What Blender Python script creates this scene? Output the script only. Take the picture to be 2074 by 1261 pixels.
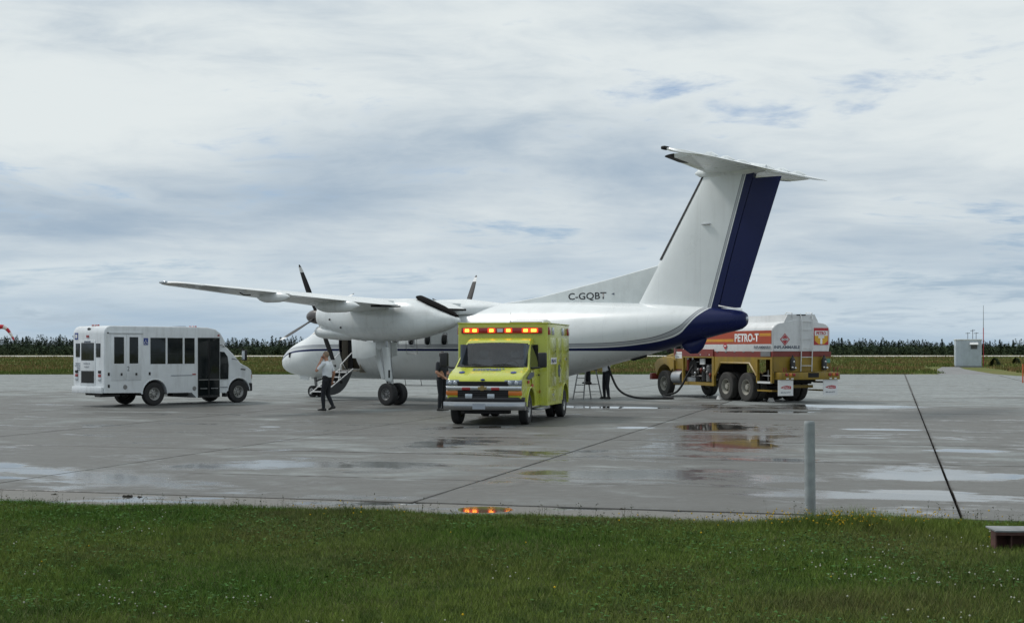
import bpy, bmesh, math, random
import numpy as np
from mathutils import Matrix, Vector
random.seed(7); np.random.seed(7)
PI = math.pi
SC = bpy.context.scene
COL = SC.collection
for o in list(bpy.data.objects): bpy.data.objects.remove(o)

# ------------------------------------------------------------------ camera
cd = bpy.data.cameras.new('camera'); cam = bpy.data.objects.new('camera', cd); COL.objects.link(cam)
cam.location = (0, 0, 1.89); cam.rotation_euler = (PI/2, 0, 0)
cd.sensor_width = 36; cd.lens = 36*2794/2074
cd.shift_y = 75.7/2074
cd.clip_start = .1; cd.clip_end = 9000
SC.camera = cam

# ------------------------------------------------------------------ view
SC.view_settings.view_transform = 'Standard'; SC.view_settings.look = 'None'
SC.view_settings.exposure = 0.0; SC.view_settings.gamma = 1; SC.view_settings.use_curve_mapping = False

# ------------------------------------------------------------------ sun + sky
SUN_EL, SUN_AZ = math.radians(50), math.radians(-68)     # azimuth from +Y towards +X
sd = bpy.data.lights.new('sun', 'SUN'); sd.energy = 1.9; sd.angle = math.radians(10); sd.color = (1, .97, .93)
sun = bpy.data.objects.new('sun', sd); COL.objects.link(sun)
sdir = Vector((math.sin(SUN_AZ)*math.cos(SUN_EL), math.cos(SUN_AZ)*math.cos(SUN_EL), math.sin(SUN_EL)))
sun.rotation_euler = sdir.to_track_quat('Z', 'Y').to_euler(); sun.location = sdir*60

W = bpy.data.worlds.new('World'); SC.world = W; W.use_nodes = True

class NT:
    """tiny node-graph helper"""
    def __init__(s, tree): s.t = tree; s.n = tree.nodes; s.l = tree.links
    def new(s, typ, **kw):
        n = s.n.new(typ)
        for k, v in kw.items(): setattr(n, k, v)
        return n
    def put(s, sock, v):
        if isinstance(v, bpy.types.NodeSocket): s.l.new(v, sock)
        elif v is not None: sock.default_value = v
    def math(s, op, a, b=None, c=None, clamp=False):
        n = s.new('ShaderNodeMath', operation=op); n.use_clamp = clamp
        for i, v in enumerate((a, b, c)):
            if v is not None: s.put(n.inputs[i], v)
        return n.outputs[0]
    def add(s, a, b): return s.math('ADD', a, b)
    def sub(s, a, b): return s.math('SUBTRACT', a, b)
    def mul(s, a, b): return s.math('MULTIPLY', a, b)
    def vmath(s, op, a, b=None, sc=None):
        n = s.new('ShaderNodeVectorMath', operation=op); s.put(n.inputs[0], a)
        if b is not None: s.put(n.inputs[1], b)
        if sc is not None: s.put(n.inputs['Scale'], sc)
        return n.outputs['Value'] if op in ('LENGTH', 'DOT_PRODUCT', 'DISTANCE') else n.outputs[0]
    def sep(s, v):
        n = s.new('ShaderNodeSeparateXYZ'); s.put(n.inputs[0], v); return n.outputs
    def comb(s, x=0, y=0, z=0):
        n = s.new('ShaderNodeCombineXYZ')
        for i, v in enumerate((x, y, z)): s.put(n.inputs[i], v)
        return n.outputs[0]
    def noise(s, vec, scale, detail=4, rough=.55, dist=0.0):
        n = s.new('ShaderNodeTexNoise'); s.put(n.inputs['Vector'], vec)
        n.inputs['Scale'].default_value = scale; n.inputs['Detail'].default_value = detail
        n.inputs['Roughness'].default_value = rough; n.inputs['Distortion'].default_value = dist
        return n.outputs['Fac']
    def ramp(s, v, a, b, lo=0., hi=1., smooth=True):
        n = s.new('ShaderNodeMapRange'); n.interpolation_type = 'SMOOTHSTEP' if smooth else 'LINEAR'; n.clamp = True
        s.put(n.inputs[0], v)
        for i, q in enumerate((a, b, lo, hi)): s.put(n.inputs[i+1], q)
        return n.outputs[0]
    def mix(s, f, a, b, mode='MIX'):
        n = s.new('ShaderNodeMix', data_type='RGBA', blend_type=mode)
        s.put(n.inputs['Factor'], f)
        for k, v in (('A', a), ('B', b)):
            sock = [i for i in n.inputs if i.name == k and i.type == 'RGBA'][0]
            s.put(sock, v if isinstance(v, bpy.types.NodeSocket) else (*v[:3], 1))
        return [o for o in n.outputs if o.type == 'RGBA'][0]
    def band(s, v, a, b, e=.004):
        """1 where a<v<b"""
        return s.mul(s.ramp(v, a-e, a+e), s.ramp(v, b-e, b+e, 1., 0.))
    def fcurve(s, v, pts):
        n = s.new('ShaderNodeFloatCurve'); s.put(n.inputs['Value'], v)
        c = n.mapping.curves[0]
        while len(c.points) > 2: c.points.remove(c.points[1])
        c.points[0].location = pts[0]; c.points[1].location = pts[-1]
        for p in pts[1:-1]: c.points.new(*p)
        for p in c.points: p.handle_type = 'AUTO_CLAMPED'
        n.mapping.update()
        return n.outputs[0]

CLOUD_OFF = (11.3, 6.1, 2.7)
def build_world():
    g = NT(W.node_tree); g.n.clear()
    out = g.new('ShaderNodeOutputWorld'); bg = g.new('ShaderNodeBackground'); bg.inputs['Strength'].default_value = .1
    sky = g.new('ShaderNodeTexSky'); sky.sky_type = 'NISHITA'; sky.sun_disc = False
    sky.sun_elevation = SUN_EL; sky.sun_rotation = SUN_AZ; sky.air_density = 1.0; sky.dust_density = .6; sky.ozone_density = 1.5
    d = g.new('ShaderNodeTexCoord').outputs['Generated']
    x, y, z = g.sep(d)
    zz = g.math('MAXIMUM', z, 0.0)
    k = g.math('DIVIDE', 1.0, g.add(zz, .11))
    p = g.comb(g.mul(x, k), g.mul(y, k), 0.0)           # flat cloud deck seen in perspective
    p = g.vmath('ADD', p, CLOUD_OFF)
    warp = g.noise(p, .45, 3, .5); warp2 = g.noise(g.vmath('ADD', p, (5.2, 1.3, 0)), .45, 3, .5)
    pw = g.vmath('ADD', p, g.comb(g.mul(warp, 1.3), g.mul(warp2, 1.0), 0))
    big = g.noise(pw, .42, 3, .5)
    mid = g.noise(g.vmath('ADD', pw, (7.3, 2.1, 0)), 1.3, 6, .55)
    fine = g.noise(g.vmath('MULTIPLY', pw, (1.0, 1.2, 1)), 4.6, 7, .58, .35)
    cells = g.noise(g.vmath('ADD', pw, (3.3, 9.1, 4)), 13., 5, .6, .2)
    hi = g.ramp(z, .09, .22)                            # detail is resolved only where the deck is near
    cover = g.add(g.add(g.mul(big, .50), g.mul(mid, .42)), g.add(.07, g.mul(g.add(g.mul(fine, .34), g.mul(cells, .14)), .72)))
    cov = g.ramp(cover, .555, .69)
    tb = g.noise(g.vmath('ADD', pw, (11.7, 4.4, 2)), .5, 4, .5)
    thick = g.add(g.add(g.mul(tb, .80), g.mul(g.add(.5, g.mul(g.sub(fine, .5), g.add(.3, g.mul(hi, .9)))), .20)), g.add(g.mul(mid, .20), g.mul(cells, .05)))
    t = g.ramp(thick, .52, .82)
    ccol = g.mix(t, (7.6, 8.15, 8.25), (3.5, 4.5, 5.6))
    hz = g.ramp(z, 0.0, .10, 1., 0.)
    skc = g.mix(.5, sky.outputs[0], (2.4, 3.8, 6.4))
    col = g.mix(g.mul(hz, .6), g.mix(cov, skc, ccol), (4.2, 5.5, 6.7))
    g.l.new(col, bg.inputs['Color']); g.l.new(bg.outputs[0], out.inputs[0])
build_world()

# ------------------------------------------------------------------ helpers
def tag(o, label=None, cat=None, group=None, kind=None):
    if label: o['label'] = label
    if cat: o['category'] = cat
    if group: o['group'] = group
    if kind: o['kind'] = kind
    return o
def empty(name, loc=(0, 0, 0), rz=0., **kw):
    o = bpy.data.objects.new(name, None); COL.objects.link(o)
    o.location = loc; o.rotation_euler = (0, 0, rz); o.empty_display_size = .2
    return tag(o, **kw)
def link(name, me, parent=None, loc=None, rot=None):
    o = bpy.data.objects.new(name, me); COL.objects.link(o)
    if parent: o.parent = parent
    if loc is not None: o.location = loc
    if rot is not None: o.rotation_euler = rot
    return o
def copy_tree(o, parent=None):
    c = o.copy(); COL.objects.link(c); c.parent = parent
    for ch in o.children: copy_tree(ch, c)
    return c

class MB:
    def __init__(s): s.v = []; s.f = []; s.m = []
    def add(s, vs, fs, M=None, mi=0):
        b = len(s.v)
        for p in vs:
            p = Vector(p)
            s.v.append(tuple(M @ p) if M is not None else tuple(p))
        for f in fs: s.f.append([b+i for i in f]); s.m.append(mi)
        return s
    def box(s, x0, x1, y0, y1, z0, z1, M=None, mi=0):
        vs = [(x, y, z) for x in (x0, x1) for y in (y0, y1) for z in (z0, z1)]
        return s.add(vs, [(0, 1, 3, 2), (4, 6, 7, 5), (0, 4, 5, 1), (2, 3, 7, 6), (0, 2, 6, 4), (1, 5, 7, 3)], M, mi)
    def loft(s, rings, cap0=True, cap1=True, M=None, mi=0):
        n = len(rings[0]); vs = [p for r in rings for p in r]; fs = []
        for i in range(len(rings)-1):
            for j in range(n):
                k = (j+1) % n
                fs.append((i*n+j, i*n+k, (i+1)*n+k, (i+1)*n+j))
        if cap0: fs.append(tuple(reversed(range(n))))
        if cap1: fs.append(tuple((len(rings)-1)*n+j for j in range(n)))
        return s.add(vs, fs, M, mi)
    def cyl(s, p, q, r, r2=None, n=12, mi=0, cap=True):
        return s.tube([p, q], [r, r if r2 is None else r2], n, mi, cap)
    def tube(s, pts, r, n=8, mi=0, cap=True):
        pts = [Vector(p) for p in pts]
        rr = r if isinstance(r, (list, tuple)) else [r]*len(pts)
        rings = []; up = None
        for i, p in enumerate(pts):
            t = (pts[min(i+1, len(pts)-1)]-pts[max(i-1, 0)]).normalized()
            if up is None: up = Vector((0, 0, 1)) if abs(t.z) < .9 else Vector((1, 0, 0))
            a = t.cross(up).normalized(); b = a.cross(t).normalized(); up = b
            rings.append([p+a*(math.cos(2*PI*j/n)*rr[i])+b*(math.sin(2*PI*j/n)*rr[i]) for j in range(n)])
        return s.loft(rings, cap, cap, None, mi)
    def lathe(s, prof, n=24, M=None, mi=0, cap0=False, cap1=False):
        """prof: (radius, h); revolved about local Y"""
        rings = [[(r*math.cos(2*PI*j/n), h, r*math.sin(2*PI*j/n)) for j in range(n)] for r, h in prof]
        return s.loft(rings, cap0, cap1, M, mi)
    def prism(s, poly, y0, y1, M=None, mi=0):
        """poly (x,z) extruded along y; y0/y1 may be functions of (x,z)"""
        f0 = y0 if callable(y0) else (lambda x, z: y0)
        f1 = y1 if callable(y1) else (lambda x, z: y1)
        n = len(poly)
        vs = [(x, f0(x, z), z) for x, z in poly]+[(x, f1(x, z), z) for x, z in poly]
        fs = [tuple(range(n)), tuple(reversed(range(n, 2*n)))]
        fs += [(i, n+i, n+(i+1) % n, (i+1) % n) for i in range(n)]
        return s.add(vs, fs, M, mi)
    def ball(s, c, r, n=12, m=8, M=None, mi=0):
        rx, ry, rz = (r, r, r) if not isinstance(r, (tuple, list)) else r
        rings = []
        for i in range(m+1):
            a = PI*i/m; q = max(math.sin(a), .01)
            rings.append([(c[0]+rx*q*math.cos(2*PI*j/n), c[1]+ry*q*math.sin(2*PI*j/n), c[2]-rz*math.cos(a)) for j in range(n)])
        return s.loft(rings, True, True, M, mi)
    def mesh(s, name, mats, bevel=0., bsel=None, segs=2, angle=35, smooth=True):
        me = bpy.data.meshes.new(name)
        me.from_pydata(s.v, [], s.f)
        for m in (mats if isinstance(mats, (list, tuple)) else [mats]): me.materials.append(m)
        if any(s.m): me.polygons.foreach_set('material_index', s.m)
        bm = bmesh.new(); bm.from_mesh(me)
        bmesh.ops.remove_doubles(bm, verts=bm.verts, dist=1e-5)
        bmesh.ops.recalc_face_normals(bm, faces=bm.faces)
        if bevel:
            es = [e for e in bm.edges if len(e.link_faces) == 2 and e.calc_face_angle(0) > .5 and (bsel is None or bsel(e))]
            if es: bmesh.ops.bevel(bm, geom=es, offset=bevel, segments=segs, profile=.5, affect='EDGES', clamp_overlap=True)
        bm.to_mesh(me); bm.free()
        if smooth:
            me.polygons.foreach_set('use_smooth', [True]*len(me.polygons))
            me.set_sharp_from_angle(angle=math.radians(angle))
        return me
    def build(s, name, mats, parent=None, bevel=0., loc=None, rot=None, **kw):
        return link(name, s.mesh(name, mats, bevel, **kw), parent, loc, rot)

def interp(tab, x):
    """smooth interpolation of a table of rows (key, v...)"""
    k = [r[0] for r in tab]
    if x <= k[0]: return tab[0][1:]
    if x >= k[-1]: return tab[-1][1:]
    i = max(j for j in range(len(k)-1) if k[j] <= x)
    t = (x-k[i])/(k[i+1]-k[i]); out = []
    for c in range(1, len(tab[0])):
        p1, p2 = tab[i][c], tab[i+1][c]
        def sl(j):
            if j <= 0: return (tab[1][c]-tab[0][c])/(k[1]-k[0])
            if j >= len(k)-1: return (tab[-1][c]-tab[-2][c])/(k[-1]-k[-2])
            a = (tab[j][c]-tab[j-1][c])/(k[j]-k[j-1]); b = (tab[j+1][c]-tab[j][c])/(k[j+1]-k[j])
            return 0 if a*b <= 0 else 2*a*b/(a+b)
        h = k[i+1]-k[i]; m1, m2 = sl(i)*h, sl(i+1)*h
        out.append((2*t**3-3*t**2+1)*p1+(t**3-2*t**2+t)*m1+(-2*t**3+3*t**2)*p2+(t**3-t**2)*m2)
    return out

# ------------------------------------------------------------------ materials
MATS = {}
def mat(name, col, rough=.5, metal=0., var=.08, scale=2.5, bump=0., bscale=40., coat=0., spec=.5, ior=None, emit=None, estr=0., grime=0.):
    m = bpy.data.materials.new(name); m.use_nodes = True; MATS[name] = m
    g = NT(m.node_tree); b = g.n['Principled BSDF']
    tc = g.new('ShaderNodeTexCoord').outputs['Object']
    n1 = g.noise(tc, scale, 5, .6)
    f = g.ramp(n1, .3, .7, 1-var, 1+var)
    c = g.vmath('SCALE', (*col, ), sc=f)
    if grime:
        z = g.sep(tc)[2]
        gn = g.noise(g.vmath('MULTIPLY', tc, (3., 3., .5)), 1.6, 6, .65)
        c = g.mix(g.mul(g.ramp(gn, .45, .75), grime), c, (.13, .11, .085))
    g.l.new(c, b.inputs['Base Color'])
    b.inputs['Metallic'].default_value = metal
    g.put(b.inputs['Roughness'], g.ramp(n1, .25, .75, max(rough-.06, .01), min(rough+.06, 1)))
    b.inputs['Specular IOR Level'].default_value = spec
    if ior: b.inputs['IOR'].default_value = ior
    if coat: b.inputs['Coat Weight'].default_value = coat; b.inputs['Coat Roughness'].default_value = .06
    if bump:
        bn = g.new('ShaderNodeBump'); bn.inputs['Strength'].default_value = bump; bn.inputs['Distance'].default_value = .01
        g.l.new(g.noise(tc, bscale, 4, .6), bn.inputs['Height']); g.l.new(bn.outputs[0], b.inputs['Normal'])
    if emit:
        b.inputs['Emission Color'].default_value = (*emit, 1); b.inputs['Emission Strength'].default_value = estr
    return m
mat('white_paint', (.78, .80, .80), .30, var=.05, coat=.3, grime=.10)
mat('bus_white', (.70, .73, .75), .34, var=.04, coat=.3, grime=.22)
mat('tank_white', (.72, .73, .73), .35, var=.05, grime=.12)
mat('black_rubber', (.022, .022, .023), .75, bump=.15)
mat('black_plastic', (.018, .018, .02), .45)
mat('matte_black', (.012, .012, .013), .8)
mat('dark_glass', (.008, .011, .012), .05, var=.0, ior=1.45)
mat('screen_glass', (.030, .040, .044), .05, var=.5, scale=3, ior=1.55)
mat('chrome', (.62, .63, .64), .14, metal=1.)
mat('brushed_metal', (.42, .43, .44), .38, metal=.9, bump=.05)
mat('dull_metal', (.25, .25, .25), .5, metal=.6, bump=.1)
mat('dark_metal', (.05, .05, .052), .5, metal=.5)
mat('rim_steel', (.40, .40, .39), .42, metal=.7)
mat('rim_dusty', (.34, .33, .29), .7, grime=.4)
mat('lime_paint', (.47, .51, .045), .28, var=.05, coat=.5, grime=.06)
mat('truck_yellow', (.28, .182, .016), .45, var=.16, grime=.38)
mat('truck_red', (.20, .030, .022), .42, var=.1, grime=.2)
mat('band_red', (.40, .060, .022), .38, var=.08, grime=.06)
mat('band_yellow', (.72, .40, .03), .4)
mat('plain_white', (.78, .78, .77), .45, var=.03)
mat('sign_red', (.45, .03, .04), .45)
mat('amber_lens', (.62, .17, .015), .2, coat=.5)
mat('red_lens', (.30, .012, .012), .2, coat=.5)
mat('clear_lens', (.50, .54, .58), .12, metal=.4, coat=.5)
mat('headlamp', (.20, .23, .27), .10, metal=.5, coat=.6, var=.5, scale=14)
mat('lit_orange', (.9, .25, .03), .3, emit=(1., .33, .03), estr=5.5)
mat('lit_glow', (.5, .03, .01), .3, emit=(1., .05, .01), estr=1.1)
mat('sign_blue', (.02, .05, .25), .4)
mat('letter_dark', (.012, .014, .02), .45)
mat('letter_grey', (.10, .12, .16), .5)
mat('skin', (.46, .24, .16), .55, var=.1, scale=9)
mat('shirt_white', (.72, .75, .80), .85, bump=.25, bscale=28)
mat('trousers_dark', (.014, .016, .022), .9, bump=.25, bscale=28)
mat('shirt_dark', (.025, .028, .036), .9, bump=.25, bscale=28)
mat('shoe_black', (.012, .012, .012), .4)
mat('hair_grey', (.26, .19, .13), .8, bump=.5, bscale=90)
mat('hair_dark', (.025, .02, .016), .7, bump=.5, bscale=90)
mat('beige_panel', (.30, .27, .22), .7)
mat('shade_tan', (.46, .34, .24), .8)
M_ = MATS
def thin_glass(name, tint=(.60, .68, .68)):
    m = bpy.data.materials.new(name); m.use_nodes = True; MATS[name] = m
    g = NT(m.node_tree); g.n.clear(); o = g.new('ShaderNodeOutputMaterial')
    t = g.new('ShaderNodeBsdfTransparent'); t.inputs[0].default_value = (*tint, 1)
    s = g.new('ShaderNodeBsdfGlossy'); s.inputs['Roughness'].default_value = .04; s.inputs['Color'].default_value = (.95, .97, 1, 1)
    f = g.new('ShaderNodeFresnel'); f.inputs[0].default_value = 1.5
    n = g.noise(g.new('ShaderNodeTexCoord').outputs['Object'], 7., 4, .6)
    mx = g.new('ShaderNodeMixShader'); g.put(mx.inputs[0], g.math('MINIMUM', g.add(f.outputs[0], g.mul(n, .05)), 1.)); g.l.new(t.outputs[0], mx.inputs[1]); g.l.new(s.outputs[0], mx.inputs[2]); g.l.new(mx.outputs[0], o.inputs[0])
    return m
thin_glass('clear_glass')

def text(name, body, parent, origin, xdir, ydir, height, width, mt, bold=.0, thick=.001, mirror=False):
    """lettering as a thin mesh: origin = lower left corner of the word"""
    cu = bpy.data.curves.new(name, 'FONT'); cu.body = body; cu.size = 1; cu.offset = bold; cu.extrude = 0
    cu.resolution_u = 3
    to = bpy.data.objects.new(name+'_c', cu); COL.objects.link(to)
    dg = bpy.context.evaluated_depsgraph_get()
    me = bpy.data.meshes.new_from_object(to.evaluated_get(dg)); bpy.data.objects.remove(to)
    n = len(me.vertices); co = np.empty(n*3); me.vertices.foreach_get('co', co); co = co.reshape(-1, 3)
    mn, mx = co.min(0), co.max(0)
    u = (co[:, 0]-mn[0])/(mx[0]-mn[0]); w = (co[:, 1]-mn[1])/(mx[1]-mn[1])
    if mirror: u = 1-u
    X = Vector(xdir).normalized(); Y = Vector(ydir).normalized(); O = Vector(origin)
    P = np.array(O)[None]+np.outer(u*width, np.array(X))+np.outer(w*height, np.array(Y))
    me.vertices.foreach_set('co', P.ravel()); me.update()
    me.name = name
    me.materials.clear(); me.materials.append(mt)
    return link(name, me, parent)

def wheel_mesh(R, Wd, rim, dish=.05, n=36, dual=0.):
    """returns (tyre, rim, hub) meshes; axis along Y, visible face at +Y"""
    h = Wd/2
    t = MB().lathe([(rim*.98, h*.72), (rim*1.03, h*.93), (R*.80, h), (R*.93, h*.95), (R*.985, h*.80), (R, h*.5), (R*.988, h*.42), (R*.988, h*.36), (R, h*.30),
                    (R, h*.06), (R*.988, h*.04), (R*.988, -h*.04), (R, -h*.06), (R, -h*.5), (R*.985, -h*.8), (R*.93, -h*.95), (R*.8, -h), (rim*1.02, -h*.9), (rim*.98, -h*.7)], n)
    r = MB().lathe([(rim*.985, -h*.7), (rim*.985, h*.55), (rim*1.0, h*.86), (rim*.93, h*.84), (rim*.88, h*.60), (rim*.72, h*.60-dish), (rim*.45, h*.60-dish*.6), (rim*.40, h*.6), (rim*.2, h*.66), (.002, h*.66)], 28)
    hb = MB()
    for i in range(8):
        a = 2*PI*i/8+.2
        hb.lathe([(.012, -.02), (.012, .02), (.001, .022)], 6, Matrix.Translation((rim*.36*math.cos(a), h*.62, rim*.36*math.sin(a))))
    for i in range(8):
        a = 2*PI*i/8
        hb.lathe([(rim*.085, -.004), (rim*.085, .004), (.001, .0045)], 8, Matrix.Translation((rim*.60*math.cos(a), h*.60-dish*.78+.004, rim*.60*math.sin(a))), 1)
    return t, r, hb
def add_wheel(parent, x, y, z, side, meshes):
    """side +1: visible face to +Y"""
    w = link('wheel', meshes[0], parent, (x, y, z), (0, 0, 0 if side > 0 else PI))
    r = link('rim', meshes[1], w); h = link('hub', meshes[2], w)
    return w
def ell(cx, cz, rx, rz, a0=0., a1=360., n=20):
    return [(cx+rx*math.cos(math.radians(a0+(a1-a0)*i/n)), cz+rz*math.sin(math.radians(a0+(a1-a0)*i/n))) for i in range(n+1)]
# ================================================================== the setting
SL = math.radians(15.5)
UA = Vector((math.cos(SL), -math.sin(SL), 0)); VA = Vector((math.sin(SL), math.cos(SL), 0))
def uv(u, v, z=0.): return tuple(UA*u+VA*v+Vector((0, 0, z)))
LANE, ROW, U0, V0, VE = 6.45, 4.62, -5.725, 18.97, 16.1

# (centre x, y, radius along u, radius along v) of standing water
PUDDLES = [(4.9, 33.6, 1.2, 2.2), (4.55, 27.4, 1.0, 2.6), (4.35, 23.6, 1.0, .55), (11.0, 45.5, 3.2, 1.6), (8.6, 32.4, 1.1, .4), (6.0, 20.4, .95, .6), (7.3, 20.6, .55, .6),
           (-8.6, 22.4, 1.0, .7), (-7.6, 20.3, .7, .3), (-1.25, 27.4, .42, .9), (3.3, 44.6, 2.4, .8), (2.9, 33.2, .6, .7), (-.6, 33.4, .9, .5), (7.4, 41.5, 2.4, .8),
           (5.4, 18.2, .8, .4), (8.4, 25.6, 1.0, .5), (-10.2, 33.5, .35, .22), (-5.9, 33.6, .3, .2)]
WETS = [(4.6, 28.5, 2.2, 7.), (6.2, 20.6, 2.2, 1.5), (-7.5, 21.2, 3.2, 1.8), (2.2, 21.2, 3.2, 1.8), (8.5, 44.5, 5.5, 3.4), (-2.6, 22.4, 3.2, 1.8), (-1.4, 27.3, 1.3, 2.0), (.2, 25., 2.2, 1.6), (2.4, 44.5, 3.4, 2.), (5., 17.8, 3., .8)]
def concrete(name, lines=False):
    m = bpy.data.materials.new(name); m.use_nodes = True
    g = NT(m.node_tree); b = g.n['Principled BSDF']
    pos = g.new('ShaderNodeNewGeometry').outputs['Position']
    u = g.vmath('DOT_PRODUCT', pos, tuple(UA)); v = g.vmath('DOT_PRODUCT', pos, tuple(VA))
    q = g.comb(u, v, 0)
    n_big = g.noise(g.vmath('MULTIPLY', q, (1, 1.3, 1)), .16, 5, .6, .4)
    n_mid = g.noise(g.vmath('MULTIPLY', q, (.7, 1.6, 1)), .75, 6, .62, .5)
    n_fin = g.noise(q, 5.0, 6, .65)
    n_grit = g.noise(q, 55., 3, .7)
    n_mot = g.noise(g.vmath('ADD', g.vmath('MULTIPLY', q, (1., .8, 1)), (17., 3., 0)), 2.6, 9, .74, .4)
    rnd = g.new('ShaderNodeObjectInfo').outputs['Random']
    # damp film: broad, stretched across the slabs
    near = g.ramp(v, 34., 66., .10, -.07)
    n_str = g.noise(g.vmath('ADD', g.vmath('MULTIPLY', q, (.5, 1.0, 1)), (4.7, 13., 0)), .95, 7, .62, .6)
    damp_f = g.add(g.add(g.mul(n_big, .36), g.add(g.mul(n_str, .46), g.mul(n_mot, .18))), g.add(near, g.mul(g.sub(rnd, .5), .07)))
    damp = g.ramp(damp_f, .475, .60)
    # standing water: listed hollows with ragged edges + small films in the lowest spots
    wob = g.add(g.mul(g.sub(n_mid, .5), 1.7), g.mul(g.sub(n_fin, .5), .75))
    pm = None
    for (cx, cy, ru, rv) in PUDDLES:
        c = Vector((cx, cy, 0)); cu, cv = c.dot(UA), c.dot(VA)
        e = g.vmath('LENGTH', g.comb(g.mul(g.sub(u, cu), 1/ru), g.mul(g.sub(v, cv), 1/rv), 0))
        e = g.sub(1.0, e)
        pm = e if pm is None else g.math('MAXIMUM', pm, e)
    pm = g.add(pm, wob)
    soft = None
    for (cx, cy, ru, rv) in WETS:
        c = Vector((cx, cy, 0)); e = g.sub(1.0, g.vmath('LENGTH', g.comb(g.mul(g.sub(u, c.dot(UA)), 1/ru), g.mul(g.sub(v, c.dot(VA)), 1/rv), 0)))
        soft = e if soft is None else g.math('MAXIMUM', soft, e)
    film = g.add(g.mul(g.math('MAXIMUM', soft, 0.), .40), g.mul(g.sub(n_mot, .53), .5))
    film = g.add(film, g.sub(g.add(g.mul(n_str, 1.35), g.mul(n_big, .9)), g.ramp(v, 24., 60., 1.20, 1.46)))
    deep = g.ramp(pm, -.05, .40); pud = g.math('MAXIMUM', deep, g.mul(g.ramp(film, -.06, .20), .92))
    dry = g.mix(n_mid, (.190, .203, .200), (.335, .360, .358))
    dry = g.mix(g.mul(g.ramp(n_fin, .45, .8), .35), dry, (.125, .115, .10))
    dry = g.vmath('SCALE', dry, sc=g.mul(g.add(.92, g.mul(rnd, .14)), g.ramp(n_mot, .28, .72, .70, 1.22)))
    stain = g.ramp(g.noise(g.vmath('ADD', q, (31., 7., 0)), .5, 6, .6, .6), .56, .72)
    dry = g.mix(g.mul(stain, .45), dry, (.135, .112, .085))
    # grime that has gathered along the joints, and hairline cracks
    vo = g.new('ShaderNodeTexVoronoi', feature='DISTANCE_TO_EDGE'); vo.inputs['Scale'].default_value = .33
    g.put(vo.inputs['Vector'], g.vmath('ADD', q, g.vmath('SCALE', g.comb(n_mid, n_str, 0), sc=1.4)))
    dry = g.mix(g.mul(g.ramp(vo.outputs['Distance'], .0, .010, 1., 0.), g.ramp(n_big, .5, .6, 0., .8)), dry, (.05, .046, .04))
    col = g.mix(g.mul(damp, .85), dry, (.086, .081, .073))
    for s_, per, off, wd in ((u, LANE, U0, .012), (v, ROW, V0, .030)):
        fr = g.math('ABSOLUTE', g.sub(g.math('FRACT', g.add(g.mul(g.sub(s_, off), 1/per), .5)), .5))
        col = g.mix(g.mul(g.ramp(g.sub(fr, g.mul(g.sub(n_str, .5), wd*3)), .0, wd, 1., 0.), g.ramp(n_fin, .3, .6, .35, .95)), col, (.052, .048, .043))
    col = g.mix(g.mul(pud, .85), col, (.045, .043, .039))
    col = g.vmath('SCALE', col, sc=g.ramp(n_grit, .25, .75, .86, 1.12))
    if lines:                                              # joints too far off to be built
        for s, per, off in ((u, LANE, U0), (v, ROW, V0)):
            fr = g.math('ABSOLUTE', g.sub(g.math('FRACT', g.add(g.mul(g.sub(s, off), 1/per), .5)), .5))
            col = g.mix(g.mul(g.ramp(fr, .0, .010, 1., 0.), .75), col, (.05, .047, .042))
    g.l.new(col, b.inputs['Base Color'])
    r = g.add(.66, g.mul(n_fin, .12))
    r = g.sub(r, g.mul(damp, .42))
    r = g.new('ShaderNodeMix', data_type='FLOAT')
    g.put(r.inputs[0], pud); g.put(r.inputs[2], g.sub(g.add(.72, g.mul(n_fin, .14)), g.mul(damp, .26))); g.put(r.inputs[3], g.ramp(deep, 0., 1., .09, .035))
    g.l.new(r.outputs[0], b.inputs['Roughness'])
    g.put(b.inputs['Specular IOR Level'], g.add(.16, g.mul(g.math('MAXIMUM', g.mul(damp, .25), pud), .34)))
    bn = g.new('ShaderNodeBump'); bn.inputs['Distance'].default_value = .004
    g.put(bn.inputs['Strength'], g.mul(g.sub(1., pud), .55))
    g.l.new(g.add(n_grit, g.mul(n_fin, .6)), bn.inputs['Height']); g.l.new(bn.outputs[0], b.inputs['Normal'])
    return m
M_CON = concrete('wet_concrete'); M_CONF = concrete('far_concrete', True)
M_JOINT = mat('joint_sealant', (.010, .009, .008), .9, spec=.02, var=.5, scale=6)

def field_mat():
    m = bpy.data.materials.new('field_ground'); m.use_nodes = True
    g = NT(m.node_tree); b = g.n['Principled BSDF']
    pos = g.new('ShaderNodeNewGeometry').outputs['Position']
    s = g.vmath('MULTIPLY', pos, (.35, 1., 1.))
    a = g.noise(s, .05, 5, .6, .5); c = g.noise(s, .5, 6, .65); d = g.noise(pos, 4., 4, .7)
    col = g.mix(g.ramp(a, .35, .65), (.105, .14, .036), (.16, .155, .055))
    col = g.mix(g.mul(g.ramp(c, .5, .75), .6), col, (.22, .15, .075))
    col = g.mix(g.mul(g.ramp(d, .35, .7), .4), col, (.08, .095, .03))
    g.l.new(col, b.inputs['Base Color']); b.inputs['Roughness'].default_value = .95; b.inputs['Specular IOR Level'].default_value = .1
    return m
M_FIELD = field_mat()
def lawn_mat():
    m = bpy.data.materials.new('lawn_soil'); m.use_nodes = True
    g = NT(m.node_tree); b = g.n['Principled BSDF']
    pos = g.new('ShaderNodeNewGeometry').outputs['Position']
    col = g.mix(g.ramp(g.noise(pos, 1.2, 5), .35, .65), (.040, .068, .018), (.070, .078, .030))
    col = g.mix(g.ramp(g.noise(pos, 30, 4), .45, .7), col, (.018, .022, .010))
    g.l.new(col, b.inputs['Base Color']); b.inputs['Roughness'].default_value = 1.
    b.inputs['Specular IOR Level'].default_value = .05
    return m
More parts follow.
